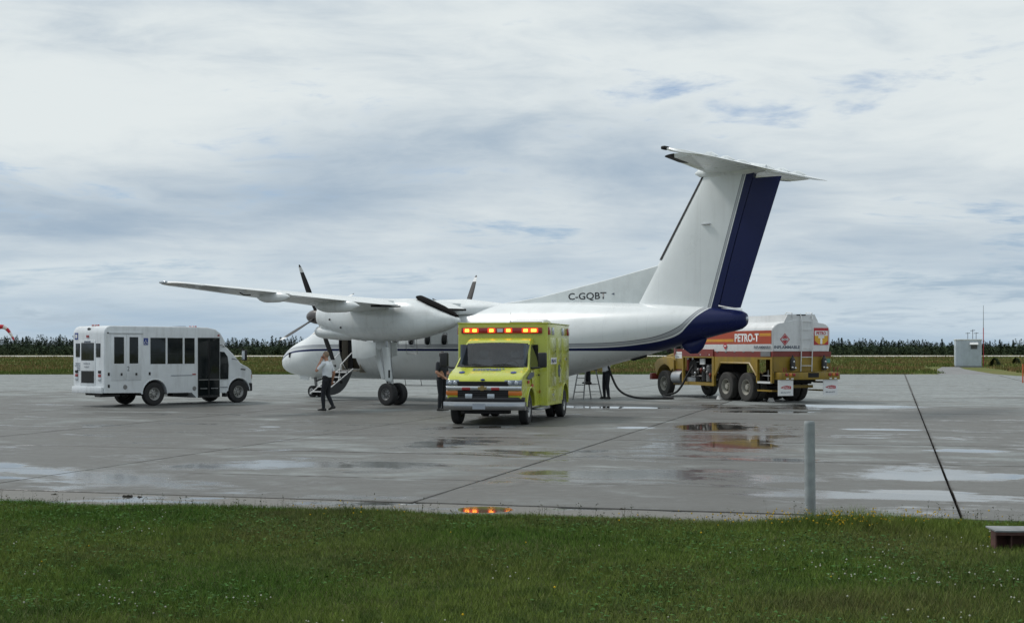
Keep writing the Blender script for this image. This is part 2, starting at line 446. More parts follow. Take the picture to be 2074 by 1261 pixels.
M_LAWN = lawn_mat()
M_STRIP = mat('runway_gravel', (.44, .42, .38), .9, scale=.05, var=.15)
M_PATH = mat('path_asphalt', (.20, .20, .20), .85, scale=.6, var=.2, bump=.3)

def sheet(name, polys, mt, kind='structure', z=0., parent=None):
    b = MB()
    for p in polys: b.add([(x, y, z) for x, y in p], [tuple(range(len(p)))])
    o = b.build(name, mt, parent, smooth=False)
    if parent is None: tag(o, kind=kind)
    return o
tag(sheet('ground', [[(-4000, -60), (4000, -60), (4000, 6000), (-4000, 6000)]], M_FIELD, z=-.07), 'flat airfield grassland around the paved apron', 'ground')
tag(sheet('runway', [[(-700, 335), (700, 352), (700, 408), (-700, 392)]], M_STRIP, z=-.03), 'pale runway strip across the field before the trees', 'runway')
tag(sheet('path', [[(31.2, 99.), (36.2, 99.), (37., 106), (43., 131), (47.6, 147.), (46.0, 147.5), (40.4, 131), (33., 107)]], M_PATH, z=-.035), 'short asphalt path leading to the equipment shed', 'path')

# apron: near slabs are built one by one, the rest is a sheet round them
K0, K1, NR = -5, 3, 9
UL, UR, VT = U0+K0*LANE, U0+(K1+1)*LANE, V0+NR*ROW
def w2(u, v): p = uv(u, v); return (p[0], p[1])
fl, fr_ = (-120., 101.), (34., 102.5)
apron = sheet('apron', [[w2(UL, VT), w2(UR, VT), (40., 78.), (36.5, 93.), fr_, fl],
                        [w2(UL-70, VE), w2(UL, VE), w2(UL, VT), fl],
                        [w2(UR, VE), w2(UR+40, VE), (40., 78.), w2(UR, VT)]], M_CONF, z=0.)
tag(apron, 'wide wet concrete apron with dark joint lines', 'apron')
sheet('joint_bed', [[w2(UL, VE), w2(UR, VE), w2(UR, VT), w2(UL, VT)]], M_JOINT, z=-.045, parent=apron)
def slab_mesh(a, b):
    h = MB().box(-a/2+.016, a/2-.016, -b/2+.014, b/2-.014, -.06, 0.)
    h.v = [tuple(UA*p[0]+VA*p[1]+Vector((0, 0, p[2]))) for p in h.v]
    return h.mesh('slab', M_CON, .006, bsel=lambda e: all(v.co.z > -.001 for v in e.verts), segs=1, smooth=False)
sm, ss = slab_mesh(LANE, ROW), slab_mesh(LANE, V0-VE)
for k in range(K0, K1+1):
    uc = U0+(k+.5)*LANE
    link('slab', ss, apron, uv(uc, (V0+VE)/2, random.uniform(-.002, .0015)))
    for r in range(NR): link('slab', sm, apron, uv(uc, V0+(r+.5)*ROW, random.uniform(-.0025, .0015)))

# gutter between the slabs and the lawn, standing water in it
def gutter_mat():
    m = bpy.data.materials.new('gutter_wet'); m.use_nodes = True
    g = NT(m.node_tree); b = g.n['Principled BSDF']
    pos = g.new('ShaderNodeNewGeometry').outputs['Position']
    n = g.noise(g.vmath('MULTIPLY', pos, (.5, 1.2, 1)), 1.1, 5, .6); f = g.noise(pos, 24, 4, .7)
    px_, py_, pz_ = g.sep(pos); e_ = g.vmath('LENGTH', g.comb(g.mul(g.add(px_, .33), 1/.42), g.mul(g.sub(py_, 16.35), 1/.4), 0))
    w = g.math('MAXIMUM', g.ramp(g.sub(n, g.ramp(px_, -2.2, -.6, .04, .12)), .44, .56), g.ramp(e_, .75, 1., 1., 0.))
    g.l.new(g.mix(w, g.mix(f, (.10, .095, .085), (.19, .185, .17)), (.05, .05, .047)), b.inputs['Base Color'])
    g.put(b.inputs['Roughness'], g.ramp(w, 0, 1, .7, .035))
    bn = g.new('ShaderNodeBump'); bn.inputs['Distance'].default_value = .006; g.put(bn.inputs['Strength'], g.mul(g.sub(1., w), .6))
    g.l.new(f, bn.inputs['Height']); g.l.new(bn.outputs[0], b.inputs['Normal'])
    return m
tag(sheet('gutter', [[w2(UL-60, VE-2.8), w2(UR+60, VE-2.8), w2(UR+60, VE+.02), w2(UL-60, VE+.02)]], gutter_mat(), z=-.013), 'narrow wet gutter strip along the lawn edge', 'gutter')

# lawn (foreground): gently uneven sheet
EA, EB = Vector((-6.5, 17.35)), Vector((5.75, 15.42))
def edge_y(x):
    x = np.asarray(x, float)
    return np.interp(x, [-26, -6.56, -1.99, 2.03, 5.7, 26], [20.9, 17.3, 16.13, 15.32, 15.06, 13.6])+.05*np.sin(x*1.7)+.035*np.sin(x*4.1+1)+.02*np.sin(x*9.3)
def lawn_z(x, y):
    x = np.asarray(x, float); y = np.asarray(y, float); t = np.clip((edge_y(x)-y)/.5, 0, 1)
    return -.018+.045*t+.012*np.sin(x*.9+y*.6)+.008*np.sin(x*2.1-y*1.7)
def build_lawn():
    xs = np.linspace(-26, 26, 209); n = 60; vs = []; fs = []
    for x in xs:
        ye = float(edge_y(x))
        for j in range(n+1):
            y = -6+(ye+6)*(1-(1-j/n)**1.6)
            vs.append((x, y, float(lawn_z(x, y))-(.03 if j == n else 0)))
    for i in range(len(xs)-1):
        for j in range(n): a = i*(n+1)+j; fs.append((a, a+n+1, a+n+2, a+1))
    tag(MB().add(vs, fs).build('lawn', M_LAWN), 'mown lawn in the foreground below the apron', 'lawn', kind='structure')
build_lawn()

def vnoise(x, y, sc, seed):
    """smooth value noise, numpy"""
    rs = np.random.RandomState(seed); T = rs.rand(64, 64)
    x = np.asarray(x)*sc+100; y = np.asarray(y)*sc+100
    xi, yi = np.floor(x).astype(int), np.floor(y).astype(int); fx, fy = x-xi, y-yi
    fx = fx*fx*(3-2*fx); fy = fy*fy*(3-2*fy)
    g = lambda i, j: T[i % 64, j % 64]
    return (g(xi, yi)*(1-fx)+g(xi+1, yi)*fx)*(1-fy)+(g(xi, yi+1)*(1-fx)+g(xi+1, yi+1)*fx)*fy
def tint_mat(name, rough=.8, trans=.25):
    m = bpy.data.materials.new(name); m.use_nodes = True
    g = NT(m.node_tree); b = g.n['Principled BSDF']
    a = g.new('ShaderNodeAttribute'); a.attribute_name = 'tint'
    n = g.noise(g.new('ShaderNodeNewGeometry').outputs['Position'], 9., 3)
    g.l.new(g.vmath('SCALE', a.outputs['Color'], sc=g.ramp(n, .3, .7, .85, 1.15)), b.inputs['Base Color'])
    b.inputs['Roughness'].default_value = rough; b.inputs['Specular IOR Level'].default_value = .06
    if trans: b.inputs['Subsurface Weight'].default_value = 0.
    return m
M_BLADE = tint_mat('grass_blade')
def tri_cloud(name, P, tri_cols, mt, label, cat, kind='stuff', parent=None):
    """P (n,3,3) triangles, tri_cols (n,3)"""
    n = len(P); me = bpy.data.meshes.new(name)
    me.vertices.add(n*3); me.vertices.foreach_set('co', P.reshape(-1).astype(np.float32))
    me.loops.add(n*3); me.loops.foreach_set('vertex_index', np.arange(n*3, dtype=np.int32))
    me.polygons.add(n); me.polygons.foreach_set('loop_start', np.arange(0, n*3, 3, dtype=np.int32))
    me.update(calc_edges=True)
    at = me.attributes.new('tint', 'FLOAT_COLOR', 'POINT')
    c = np.ones((n*3, 4), np.float32); c[:, :3] = np.repeat(tri_cols, 3, 0); at.data.foreach_set('color', c.ravel())
    me.materials.append(mt)
    o = link(name, me, parent); o['kind'] = kind
    if label: o['label'] = label
    if cat: o['category'] = cat
    return o
def blades(x, y, z, h, w, lean, rs):
    n = len(x); a = rs.rand(n)*2*PI; b = rs.rand(n)*2*PI
    P = np.zeros((n, 3, 3)); dx, dy = np.cos(a)*w/2, np.sin(a)*w/2
    P[:, 0] = np.stack([x-dx, y-dy, z-.004], 1); P[:, 1] = np.stack([x+dx, y+dy, z-.004], 1)
    P[:, 2] = np.stack([x+np.cos(b)*lean*h, y+np.sin(b)*lean*h, z+h], 1)
    return P
def build_grass():
    rs = np.random.RandomState(3); N = 520000
    y = 7.2+(17.75-7.2)*rs.rand(N)**.82; x = (rs.rand(N)*2-1)*(.371*y+1.6)
    ye = edge_y(x); k = y < ye+rs.normal(0, .045, N)-.02; x, y = x[k], y[k]; n = len(x)
    ye = edge_y(x); z = lawn_z(x, y)
    clump = vnoise(x, y, 1.1, 1); cl2 = vnoise(x, y, 5., 2); pat = vnoise(x, y, .45, 4)
    h = (.022+.034*rs.rand(n))*(.6+.8*clump+.3*cl2)
    edge = np.clip(1-(ye-y)/.35, 0, 1); h *= 1+.5*edge*rs.rand(n)
    # taller tufts round the post and the beam
    for (cx, cy, r, q) in ((3.0, 14.55, .5, .9), (3.6, 14.4, .6, 1.1), (4.3, 14.5, .7, 1.0), (5.2, 13.7, .7, .5)):
        h *= 1+q*np.exp(-((x-cx)**2+(y-cy)**2*1.8)/r**2)
    w = .0035+.0035*rs.rand(n)
    P = blades(x, y, z, h, w, .25+.75*rs.rand(n), rs)
    g1 = np.array([.076, .150, .024]); g2 = np.array([.148, .196, .042]); br = np.array([.15, .115, .06]); dk = np.array([.040, .080, .022]); ye_ = np.array([.19, .195, .085])
    t = np.clip(pat*1.5-.3+rs.normal(0, .18, n), 0, 1)[:, None]
    c = g1*(1-t)+g2*t
    t = np.clip((cl2-.55)*1.6+rs.normal(0, .2, n), 0, .8)[:, None]; c = c*(1-t)+dk*t
    dryp = np.clip((vnoise(x, y, .8, 9)-.52)*2., 0, .6)*rs.rand(n)
    for (cx, cy, rx, ry) in ((1.1, 14.9, 1.2, .55), (-2.4, 15.4, .7, .5), (-.9, 12.2, 1.3, .8), (2.6, 9.8, 1.6, .6)):
        dryp = np.maximum(dryp, .75*np.exp(-((x-cx)/rx)**2-((y-cy)/ry)**2)*rs.rand(n))
    c = c*(1-dryp[:, None])+br*dryp[:, None]
    s = (rs.rand(n) < .045)[:, None]; c = np.where(s, ye_, c)
    c *= (.75+.5*rs.rand(n))[:, None]
    tri_cloud('lawn_grass', P, c, M_BLADE, 'short green grass blades covering the foreground lawn', 'grass')
    # broad clover / plantain leaves
    m = 26000; y = 8+(17.2-8)*rs.rand(m); x = (rs.rand(m)*2-1)*(.371*y+1.4); k = (y < edge_y(x)-.03) & (vnoise(x, y, .9, 12)+.25*rs.rand(m) > .58); x, y = x[k], y[k]; m = len(x)
    z = lawn_z(x, y)+.012+.03*rs.rand(m); a = rs.rand(m)*2*PI; L = .010+.014*rs.rand(m)
    P = np.zeros((m, 3, 3))
    for i, da in enumerate((0, 2.2, 4.1)):
        P[:, i] = np.stack([x+np.cos(a+da)*L, y+np.sin(a+da)*L, z+rs.normal(0, .005, m)], 1)
    c = np.array([.050, .11, .03])*(.6+.8*rs.rand(m))[:, None]
    tri_cloud('clover_leaves', P, c, M_BLADE, 'small dark clover leaves scattered through the lawn', 'clover')
    # white clover heads and yellow flowers: small faceted heads
    def heads(name, pts, r, col, label, cat):
        base = np.array([[1, 0, 0], [-1, 0, 0], [0, 1, 0], [0, -1, 0], [0, 0, 1], [0, 0, -1]], float)
        T = [(0, 2, 4), (2, 1, 4), (1, 3, 4), (3, 0, 4), (2, 0, 5), (1, 2, 5), (3, 1, 5), (0, 3, 5)]
        pts = np.array(pts); rr = r*(.7+.6*rs.rand(len(pts)))
        V = pts[:, None]+base[None]*rr[:, None, None]
        P = np.concatenate([V[:, list(t)] for t in T], 0); cc = np.tile(np.array(col)*(.75+.5*rs.rand(len(pts)))[:, None], (len(T), 1))
        tri_cloud(name, P, cc, M_BLADE, label, cat)
    m = 2400; y = 8+(17.1-8)*rs.rand(m); x = (rs.rand(m)*2-1)*(.371*y+1.2)
    k = (y < edge_y(x)-.06) & (vnoise(x, y, .8, 21)*.65+vnoise(x, y, 2.6, 22)*.5 > .70+.12*rs.rand(m)); x, y = x[k], y[k]
    heads('clover_flowers', np.stack([x, y, lawn_z(x, y)+.045+.03*rs.rand(len(x))], 1), .0075, (.40, .40, .33), 'tiny white clover flowers dotted over the lawn', 'clover flowers')
    pts = []
    for (cx, cy, sx, sy, q) in ((3.05, 14.62, .26, .15, 75), (3.5, 14.35, .24, .14, 80), (4.25, 14.55, .35, .16, 75), (2.6, 14.7, .2, .1, 20), (-1.9, 15.2, .6, .3, 20), (2.0, 14.7, .3, .2, 20), (4.9, 13.2, .3, .2, 5), (-.5, 11.3, 2., 1., 8)):
        for i in range(q):
            px, py = rs.normal(cx, sx), rs.normal(cy, sy)
            if py < edge_y(px)-.02: pts.append((px, py, float(lawn_z(px, py))+rs.uniform(.05, .17)))
    heads('yellow_flowers', pts, .009, (.46, .30, .02), 'yellow wildflowers growing by the grey post', 'wildflowers')
    # thin seed stalks standing at the lawn edge
    m = 420; x = (rs.rand(m)*2-1)*7.6; y = edge_y(x)-.25*rs.rand(m)**2; z = lawn_z(x, y); h = .06+.12*rs.rand(m)**2
    extra = np.array([[2.8, 15.1, .30], [3.1, 15.1, .24], [4.5, 15.0, .24], [4.8, 15.0, .2], [4.6, 14.9, .2], [3.15, 15.05, .22]])
    x = np.r_[x, extra[:, 0]]; y = np.r_[y, extra[:, 1]]; z = lawn_z(x, y); h = np.r_[h, extra[:, 2]]
    P = blades(x, y, z, h, np.full(len(x), .006), .15*rs.rand(len(x)), rs)
    tips = P[:, 2].copy(); Q = []
    for k_ in range(7):
        o = rs.normal(0, 1, (len(x), 3))*np.array([.012, .012, .02]); q = np.zeros((len(x), 3, 3))
        for i in range(3): q[:, i] = tips+o+rs.normal(0, .006, (len(x), 3))-np.array([0, 0, .012*k_])
        Q.append(q)
    P = np.concatenate([P]+Q, 0); c = np.tile(np.array([.06, .07, .028]), (len(P), 1))*(.5+.8*rs.rand(len(P)))[:, None]
    tri_cloud('edge_weeds', P, c, M_BLADE, 'thin seed stalks standing along the lawn edge', 'weeds')
    # rough grass of the field beyond the apron
    m = 150000; d = 100+240*rs.rand(m)**2.0; x = (rs.rand(m)*2-1)*(.40*d+8)
    k = ~((x > 30) & (x < 38) & (d < 108)) & ~((np.abs(x-(36+(d-103)*.245)) < 3.2) & (d < 148)); x, d = x[k], d[k]
    fe = 101+np.clip((x+120)/154, 0, 1)*1.5-np.clip((x-34)*3.2, 0, 40)
    k = d > fe+rs.rand(len(d))*.6; x, d = x[k], d[k]; m = len(x)
    pt = vnoise(x*.3, d*.3, .35, 31); pt2 = vnoise(x, d, .25, 33)
    h = (.10+.22*rs.rand(m))*(.5+pt2)*np.where(d < 112, .8, 1.)
    P = blades(x, d, np.full(m, -.07), h, .05+.10*rs.rand(m)*(d/100), .5*rs.rand(m), rs)
    t = np.clip(pt*1.7-.35+rs.normal(0, .12, m), 0, 1)[:, None]
    c = np.array([.095, .135, .034])*(1-t)+np.array([.17, .155, .055])*t
    q = np.clip((pt2-.62)*2.5, 0, .8)[:, None]; c = c*(1-q)+np.array([.24, .14, .075])*q
    c *= (.65+.6*rs.rand(m))[:, None]
    tri_cloud('field_grass', P, c, M_BLADE, 'rough yellowish grass of the airfield beyond the apron', 'grass')
build_grass()

# ------------------------------------------------------------------ trees
M_NEEDLE = tint_mat('spruce_needles', .9)
M_BARK = mat('bark', (.06, .05, .04), .95, bump=.5)
def conifer(h, r, n, rs, broad=0.):
    """crown of drooping boughs as small triangles; returns (tri, col)"""
    t = rs.rand(n)**.8; zz = h*(.08+.92*t)
    rad = r*(1-t)**(.85-.4*broad)*(.55+.6*rs.rand(n)) + .05
    a = rs.rand(n)*2*PI; s = h*.045*(1.25-.8*t)+.08
    c = np.stack([np.cos(a)*rad*.75, np.sin(a)*rad*.75, zz], 1)
    P = np.zeros((n, 3, 3)); out = np.stack([np.cos(a), np.sin(a), np.full(n, -.35+.4*broad)], 1); side = np.stack([-np.sin(a), np.cos(a), np.zeros(n)], 1)
    P[:, 0] = c+out*s[:, None]*1.5; P[:, 1] = c-out*s[:, None]*.5+side*s[:, None]*.8+np.array([0, 0, .1]); P[:, 2] = c-out*s[:, None]*.5-side*s[:, None]*.8
    P += rs.normal(0, .03*h/5, P.shape)
    col = (np.array([.034, .050, .036])*(1-broad)+np.array([.050, .068, .032])*broad)*(.55+.8*rs.rand(n))[:, None]
    return P, col
def build_trees():
    rs = np.random.RandomState(11); Ps = []; Cs = []
    for i in range(2600):
        d = 425+rs.rand()*75; x = (rs.rand()*2-1)*(.42*d+20)
        b = 1. if rs.rand() < .25 else 0.
        h = rs.uniform(2.6, 4.7)*(1.08 if x < 0 else .97)*(.72+.5*vnoise(x, d, .035, 5)+.15*rs.rand()); h *= .85 if b else 1
        P, c = conifer(h, h*rs.uniform(.26, .42)*(1+.5*b), 80, rs, b)
        P[:, :, 0] += x; P[:, :, 1] += d; P[:, :, 2] -= .07
        Ps.append(P); Cs.append(c*rs.uniform(.7, 1.25))
    # low scrub in front of the trunks
    for i in range(1800):
        d = 412+rs.rand()*14; x = (rs.rand()*2-1)*(.42*d+20); h = rs.uniform(1.2, 2.8)
        P, c = conifer(h, h*.8, 34, rs, 1.); P[:, :, 0] += x; P[:, :, 1] += d; P[:, :, 2] -= .07; Ps.append(P); Cs.append(c*rs.uniform(.7, 1.2))
    # dense understorey that closes the wood
    n = 60000; d = 418+70*rs.rand(n)**1.5; x = (rs.rand(n)*2-1)*(.42*d+20); top = 1.5+1.3*vnoise(x, d, .05, 41)+.7*vnoise(x, d, .25, 42)
    c0 = np.stack([x, d, top*rs.rand(n)**.75-.05], 1); P = c0[:, None]+rs.normal(0, 1, (n, 3, 3))*np.array([.42, .42, .32])
    Ps.append(P); Cs.append(np.array([.042, .060, .038])*(.5+.8*rs.rand(n))[:, None]*(.8+.5*vnoise(x, d, .12, 43))[:, None])
    tri_cloud('spruce_wood', np.concatenate(Ps), np.concatenate(Cs), M_NEEDLE, 'dark mass of spruce wood along the far edge of the airfield', 'wood')
    # tall single spruces that stand out of the tree line
    kinds = []
    for i in range(4):
        h = 5.6+.3*i; P, c = conifer(h, h*(.15+.02*i), 240, rs)
        root = empty('spruce_tree', label='single tall spruce standing above the far tree line', cat='tree', group='tall spruces along the far tree line')
        cr = tri_cloud('crown', P, c, M_NEEDLE, None, None, parent=root); del cr['kind']
        MB().tube([(0, 0, 0), (.03, 0, h*.5), (0, 0, h*.98)], [.11, .07, .015], 6).build('trunk', M_BARK, root)
        kinds.append(root)
    spots = [(22, 690), (46, 683), (90, 690), (120, 688), (480, 688), (522, 690), (570, 690), (590, 687), (1705, 684), (1742, 690), (1785, 689), (1820, 690), (1862, 690), (1908, 686), (2005, 690), (2025, 687), (2052, 688), (1690, 690), (552, 689), (135, 691)]
    for i, (px, py) in enumerate(spots):
        o = kinds[i] if i < 4 else copy_tree(kinds[i % 4])
        d = 422+rs.rand()*10; hh = 1.89+(706.2-py)*d/2794+.07
        ords = ('first', 'second', 'third', 'fourth', 'fifth', 'sixth', 'seventh', 'eighth', 'ninth', 'tenth')
        lo, hi, wh = [(a_, b_, w_) for a_, b_, w_ in ((0, 160, 'left of the minibus'), (450, 620, 'between minibus and aircraft nose'), (1680, 2074, 'right of the fuel truck')) if a_ <= px < b_][0]
        nth = sorted(s_[0] for s_ in spots if lo <= s_[0] < hi).index(px)
        o['label'] = 'tall spruce above the tree line, %s of those %s' % (ords[nth], wh)
        o.location = ((px-1037)*d/2794, d, -.07); k = hh/(5.6+.3*(i % 4)); o.scale = (k, k, k); o.rotation_euler = (0, 0, rs.rand()*6)
build_trees()
# ================================================================== turboprop aircraft (local: X aft, Y starboard, Z up)
def livery(name, fin=False):
    m = bpy.data.materials.new(name); m.use_nodes = True; MATS[name] = m
    g = NT(m.node_tree); b = g.n['Principled BSDF']
    tc = g.new('ShaderNodeTexCoord').outputs['Object']; s, y, z = g.sep(tc)
    n = g.noise(tc, .9, 5, .6)
    white = g.vmath('SCALE', (.77, .80, .80), sc=g.ramp(n, .3, .7, .95, 1.03))
    st = g.noise(g.vmath('MULTIPLY', tc, (2.2, 2.2, .25)), 1.4, 6, .65)
    white = g.mix(g.mul(g.ramp(st, .5, .8), .16), white, (.30, .29, .26))
    # panel seams
    fr = g.math('ABSOLUTE', g.sub(g.math('FRACT', g.mul(s, 1/1.55)), .5))
    white = g.mix(g.mul(g.ramp(fr, .0, .004, 1., 0.), .28), white, (.25, .26, .27))
    if fin:
        d = g.mul(g.sub(g.add(19.72, g.mul(g.sub(z, 3.14), .302)), s), 1.2)
        blue = g.ramp(d, -.006, .006, 1., 0.)
    else:
        pts = [(0, 1.42), (.5, 1.60), (1.2, 1.78), (2.4, 1.87), (4.3, 1.90), (13., 1.90), (15.1, 1.91), (16.6, 1.95), (17.6, 2.05), (18.3, 2.17), (18.8, 2.33), (19.15, 2.6), (19.42, 2.89), (19.68, 3.12), (20.1, 3.5), (22, 4.)]
        up = g.mul(g.fcurve(g.mul(s, 1/22), [(a/22, c/4) for a, c in pts]), 4.)
        d = g.mul(g.sub(z, up), g.ramp(s, 17.6, 19.0, 1., .66))
        low = g.sub(g.math('MINIMUM', up, g.ramp(s, 2., 18., 1.91, 1.91)), .085)
        blue = g.mul(g.ramp(d, -.006, .006, 1., 0.), g.ramp(g.sub(z, low), -.006, .006))
    col = g.mix(blue, white, (.008, .014, .075))
    col = g.mix(g.band(d, .058, .135), col, (.40, .42, .44))
    col = g.mix(g.band(d, .042, .056), col, (.05, .05, .08))
    col = g.mix(g.band(d, .135, .152), col, (.05, .05, .08))
    g.l.new(col, b.inputs['Base Color']); g.put(b.inputs['Roughness'], g.ramp(n, .3, .7, .26, .36))
    g.put(b.inputs['Coat Weight'], g.ramp(blue, 0., 1., .35, .0)); b.inputs['Coat Roughness'].default_value = .12; g.put(b.inputs['Specular IOR Level'], g.ramp(blue, 0., 1., .5, .25))
    return m
M_FUS, M_FIN = livery('aircraft_livery'), livery('fin_livery', True)
M_AW = mat('aircraft_white', (.77, .80, .80), .30, var=.05, scale=1.2, coat=.3, grime=.14)
def panel_white(name):
    m = mat(name, (.74, .77, .77), .30, var=.05, scale=1.2, coat=.3, grime=.14); g = NT(m.node_tree); b = g.n['Principled BSDF']
    tc = g.new('ShaderNodeTexCoord').outputs['Object']; s, y, z = g.sep(tc)
    src = b.inputs['Base Color'].links[0].from_socket
    a = None
    for c, per, w in ((s, .93, .006), (z, .47, .008)):
        fr = g.math('ABSOLUTE', g.sub(g.math('FRACT', g.mul(c, 1/per)), .5)); k = g.ramp(fr, 0., w, 1., 0.)
        a = k if a is None else g.math('MAXIMUM', a, k)
    col = g.mix(g.mul(a, .30), src, (.22, .23, .24))
    soot = g.mul(g.mul(g.ramp(s, 10.6, 12.4), g.ramp(z, 2.6, 3.3)), g.ramp(g.noise(g.vmath('MULTIPLY', tc, (.6, 3, 3)), 1.5, 5), .35, .7))
    col = g.mix(g.mul(soot, .5), col, (.12, .11, .10))
    g.l.new(col, b.inputs['Base Color']); return m
M_NACW = panel_white('nacelle_white')
M_NAVY = mat('navy_paint', (.008, .014, .075), .35, spec=.25)
M_SPIN = mat('spinner_brown', (.055, .045, .042), .35, coat=.3)
M_BLADEB = mat('prop_black', (.018, .017, .018), .5)
M_BOOT = mat('deice_boot', (.012, .011, .011), .75)
M_EXH = mat('exhaust_soot', (.010, .009, .009), .95, spec=.1)
M_GREYM = mat('stair_grey', (.10, .105, .11), .5, metal=.3)
M_TIRE = M_['black_rubber']

PL = empty('turboprop_aircraft', (-9.11, 55.55, 0), math.radians(-38.67), label='white twin turboprop airliner with navy rudder and T-tail, parked on the apron', cat='airplane')
FT = [(0., 1.42, 1.24, .09), (.12, 1.64, 1.05, .30), (.35, 1.83, .94, .48), (.8, 2.06, .85, .72), (1.4, 2.29, .79, .95), (2.0, 2.50, .76, 1.12), (2.4, 2.72, .755, 1.20), (2.9, 3.06, .75, 1.27),
      (3.5, 3.34, .75, 1.32), (4.3, 3.46, .75, 1.345), (8, 3.48, .75, 1.345), (13., 3.48, .76, 1.345), (14.1, 3.47, .97, 1.31), (16.1, 3.41, 1.42, 1.12), (17.65, 3.34, 1.78, .90), (19., 3.25, 2.10, .64), (20.2, 3.14, 2.38, .36), (20.75, 3.07, 2.50, .24), (20.92, 2.98, 2.62, .12)]
def fsurf(s, z):
    """half width of the fuselage at station s, height z"""
    t, b, h = interp(FT, s); c, r = (t+b)/2, (t-b)/2
    return h*math.sqrt(max(0, 1-((z-c)/r)**2))
def ring(s, n=72):
    t, b, h = interp(FT, s); c, r = (t+b)/2, (t-b)/2
    return [(s, h*math.sin(2*PI*j/n), c+r*math.cos(2*PI*j/n)) for j in range(n)]
DA, DB, DZ0, DZ1 = 4.45, 5.18, 1.13, 2.75
def fuselage():
    st = sorted(set([0, .03, .07, .12, .2, .3, .42, .58, .8, 1.05, 1.35, 1.7, 2.0, 2.3, 2.6, 2.9, 3.2, 3.5, 3.9, 4.2, DA, DB]+[5.4+.4*i for i in range(19)]+[13., 13.4, 13.8, 14.2, 14.6, 15, 15.5, 16, 16.5, 17, 17.5, 18, 18.5, 19, 19.4, 19.8, 20.2, 20.5, 20.75, 20.86, 20.92]))
    b = MB().loft([ring(s) for s in st])
    keep = []
    for f in b.f:
        c = sum((Vector(b.v[i]) for i in f), Vector())/len(f)
        keep.append(not (DA < c.x < DB and c.y < 0 and DZ0 < c.z < DZ1 and len(f) == 4))
    b.f = [f for f, k in zip(b.f, keep) if k]; b.m = [0]*len(b.f)
    fo = b.build('fuselage', M_FUS, PL, angle=60)
    return fo
FUS = fuselage()
# cabin entrance behind the opening
e = MB(); e.box(DA-.12, DB+.12, .35, .37, 1.0, 2.9); e.box(DA-.12, DA-.10, -1.1, .35, 1.0, 2.9); e.box(DB+.10, DB+.12, -1.1, .35, 1.0, 2.9); e.box(DA-.12, DB+.12, -1.28, .35, 1.06, 1.10); e.box(DA-.12, DB+.12, -1.1, .35, 2.86, 2.9)
e.build('entrance_wall', M_['beige_panel'], PL)
MB().box(DA+.02, DA+.26, -.9, -.86, 1.1, 2.75).build('galley_curtain', M_['matte_black'], PL)
fr = MB()
for s in (DA, DB):
    fr.tube([(s, -fsurf(s, z)-.004, z) for z in np.linspace(DZ0-.02, DZ1+.02, 10)], .022, 6)
fr.build('door_frame', M_['dark_metal'], PL)

def window_on(s, z, w, h, parent=PL, pane=None, rim=True, name='cabin_window'):
    """rounded window lying on the port or starboard skin"""
    for sg in (-1,):
        pts = []; ring1 = []
        n = 16
        def P(k, off):
            out = []
            for j in range(n):
                a = 2*PI*j/n; ss = s+w/2*k*math.copysign(abs(math.cos(a))**.7, math.cos(a)); zz = z+h/2*k*math.copysign(abs(math.sin(a))**.7, math.sin(a))
                out.append((ss, sg*(fsurf(ss, zz)+off), zz))
            return out
        f = MB().loft([P(1.28, .001), P(1.22, .012), P(1., .012), P(1., .002)], False, False).build(name, M_['brushed_metal'] if rim else M_AW, parent)
        MB().loft([P(1.0, .004), P(.6, .006), P(.02, .007)], False, True).build('pane', pane or M_['dark_glass'], f)
for i in range(12):
    s = 5.75+.79*i
    window_on(s, 2.22, .26, .38)
# emergency exit outline
x = MB()
ex = [(7.86, 1.72), (8.38, 1.72), (8.38, 2.62), (7.86, 2.62), (7.86, 1.72)]
for (a, b_) in zip(ex, ex[1:]):
    x.tube([(a[0]+(b_[0]-a[0])*t, -fsurf(a[0]+(b_[0]-a[0])*t, a[1]+(b_[1]-a[1])*t)-.002, a[1]+(b_[1]-a[1])*t) for t in np.linspace(0, 1, 8)], .007, 4)
x.build('emergency_exit_seam', M_['dull_metal'], PL)
# cockpit windows (side pane carries a tan sun shade)
def skin_poly(name, pts, off, mt, parent, side=-1):
    vs = [(s, side*(fsurf(s, z)+off), z) for s, z in pts]
    c = (sum(p[0] for p in pts)/len(pts), sum(p[1] for p in pts)/len(pts))
    vs.append((c[0], side*(fsurf(*c)+off), c[1])); n = len(pts)
    return MB().add(vs, [(i, (i+1) % n, n) for i in range(n)]).build(name, mt, parent)
for sd in (-1, 1):
    skin_poly('cockpit_window', [(2.72, 2.45), (3.2, 2.45), (3.3, 2.95), (3.05, 3.02), (2.85, 2.9)], .006, M_['shade_tan'], PL, sd)
    skin_poly('cockpit_window', [(2.36, 2.44), (2.66, 2.45), (2.78, 2.86), (2.62, 2.8)], .006, M_['dark_glass'], PL, sd)
    MB().add([(2.22, sd*.06, 2.62), (2.22, sd*.55, 2.58), (2.62, sd*.5, 2.88), (2.62, sd*.05, 2.92)], [(0, 1, 2, 3)]).build('windshield_pane', M_['dark_glass'], PL)
# nose stall vane and pitot
MB().box(1.2, 1.24, -.93, -.86, 1.55, 1.75).build('pitot', M_['dark_metal'], PL)
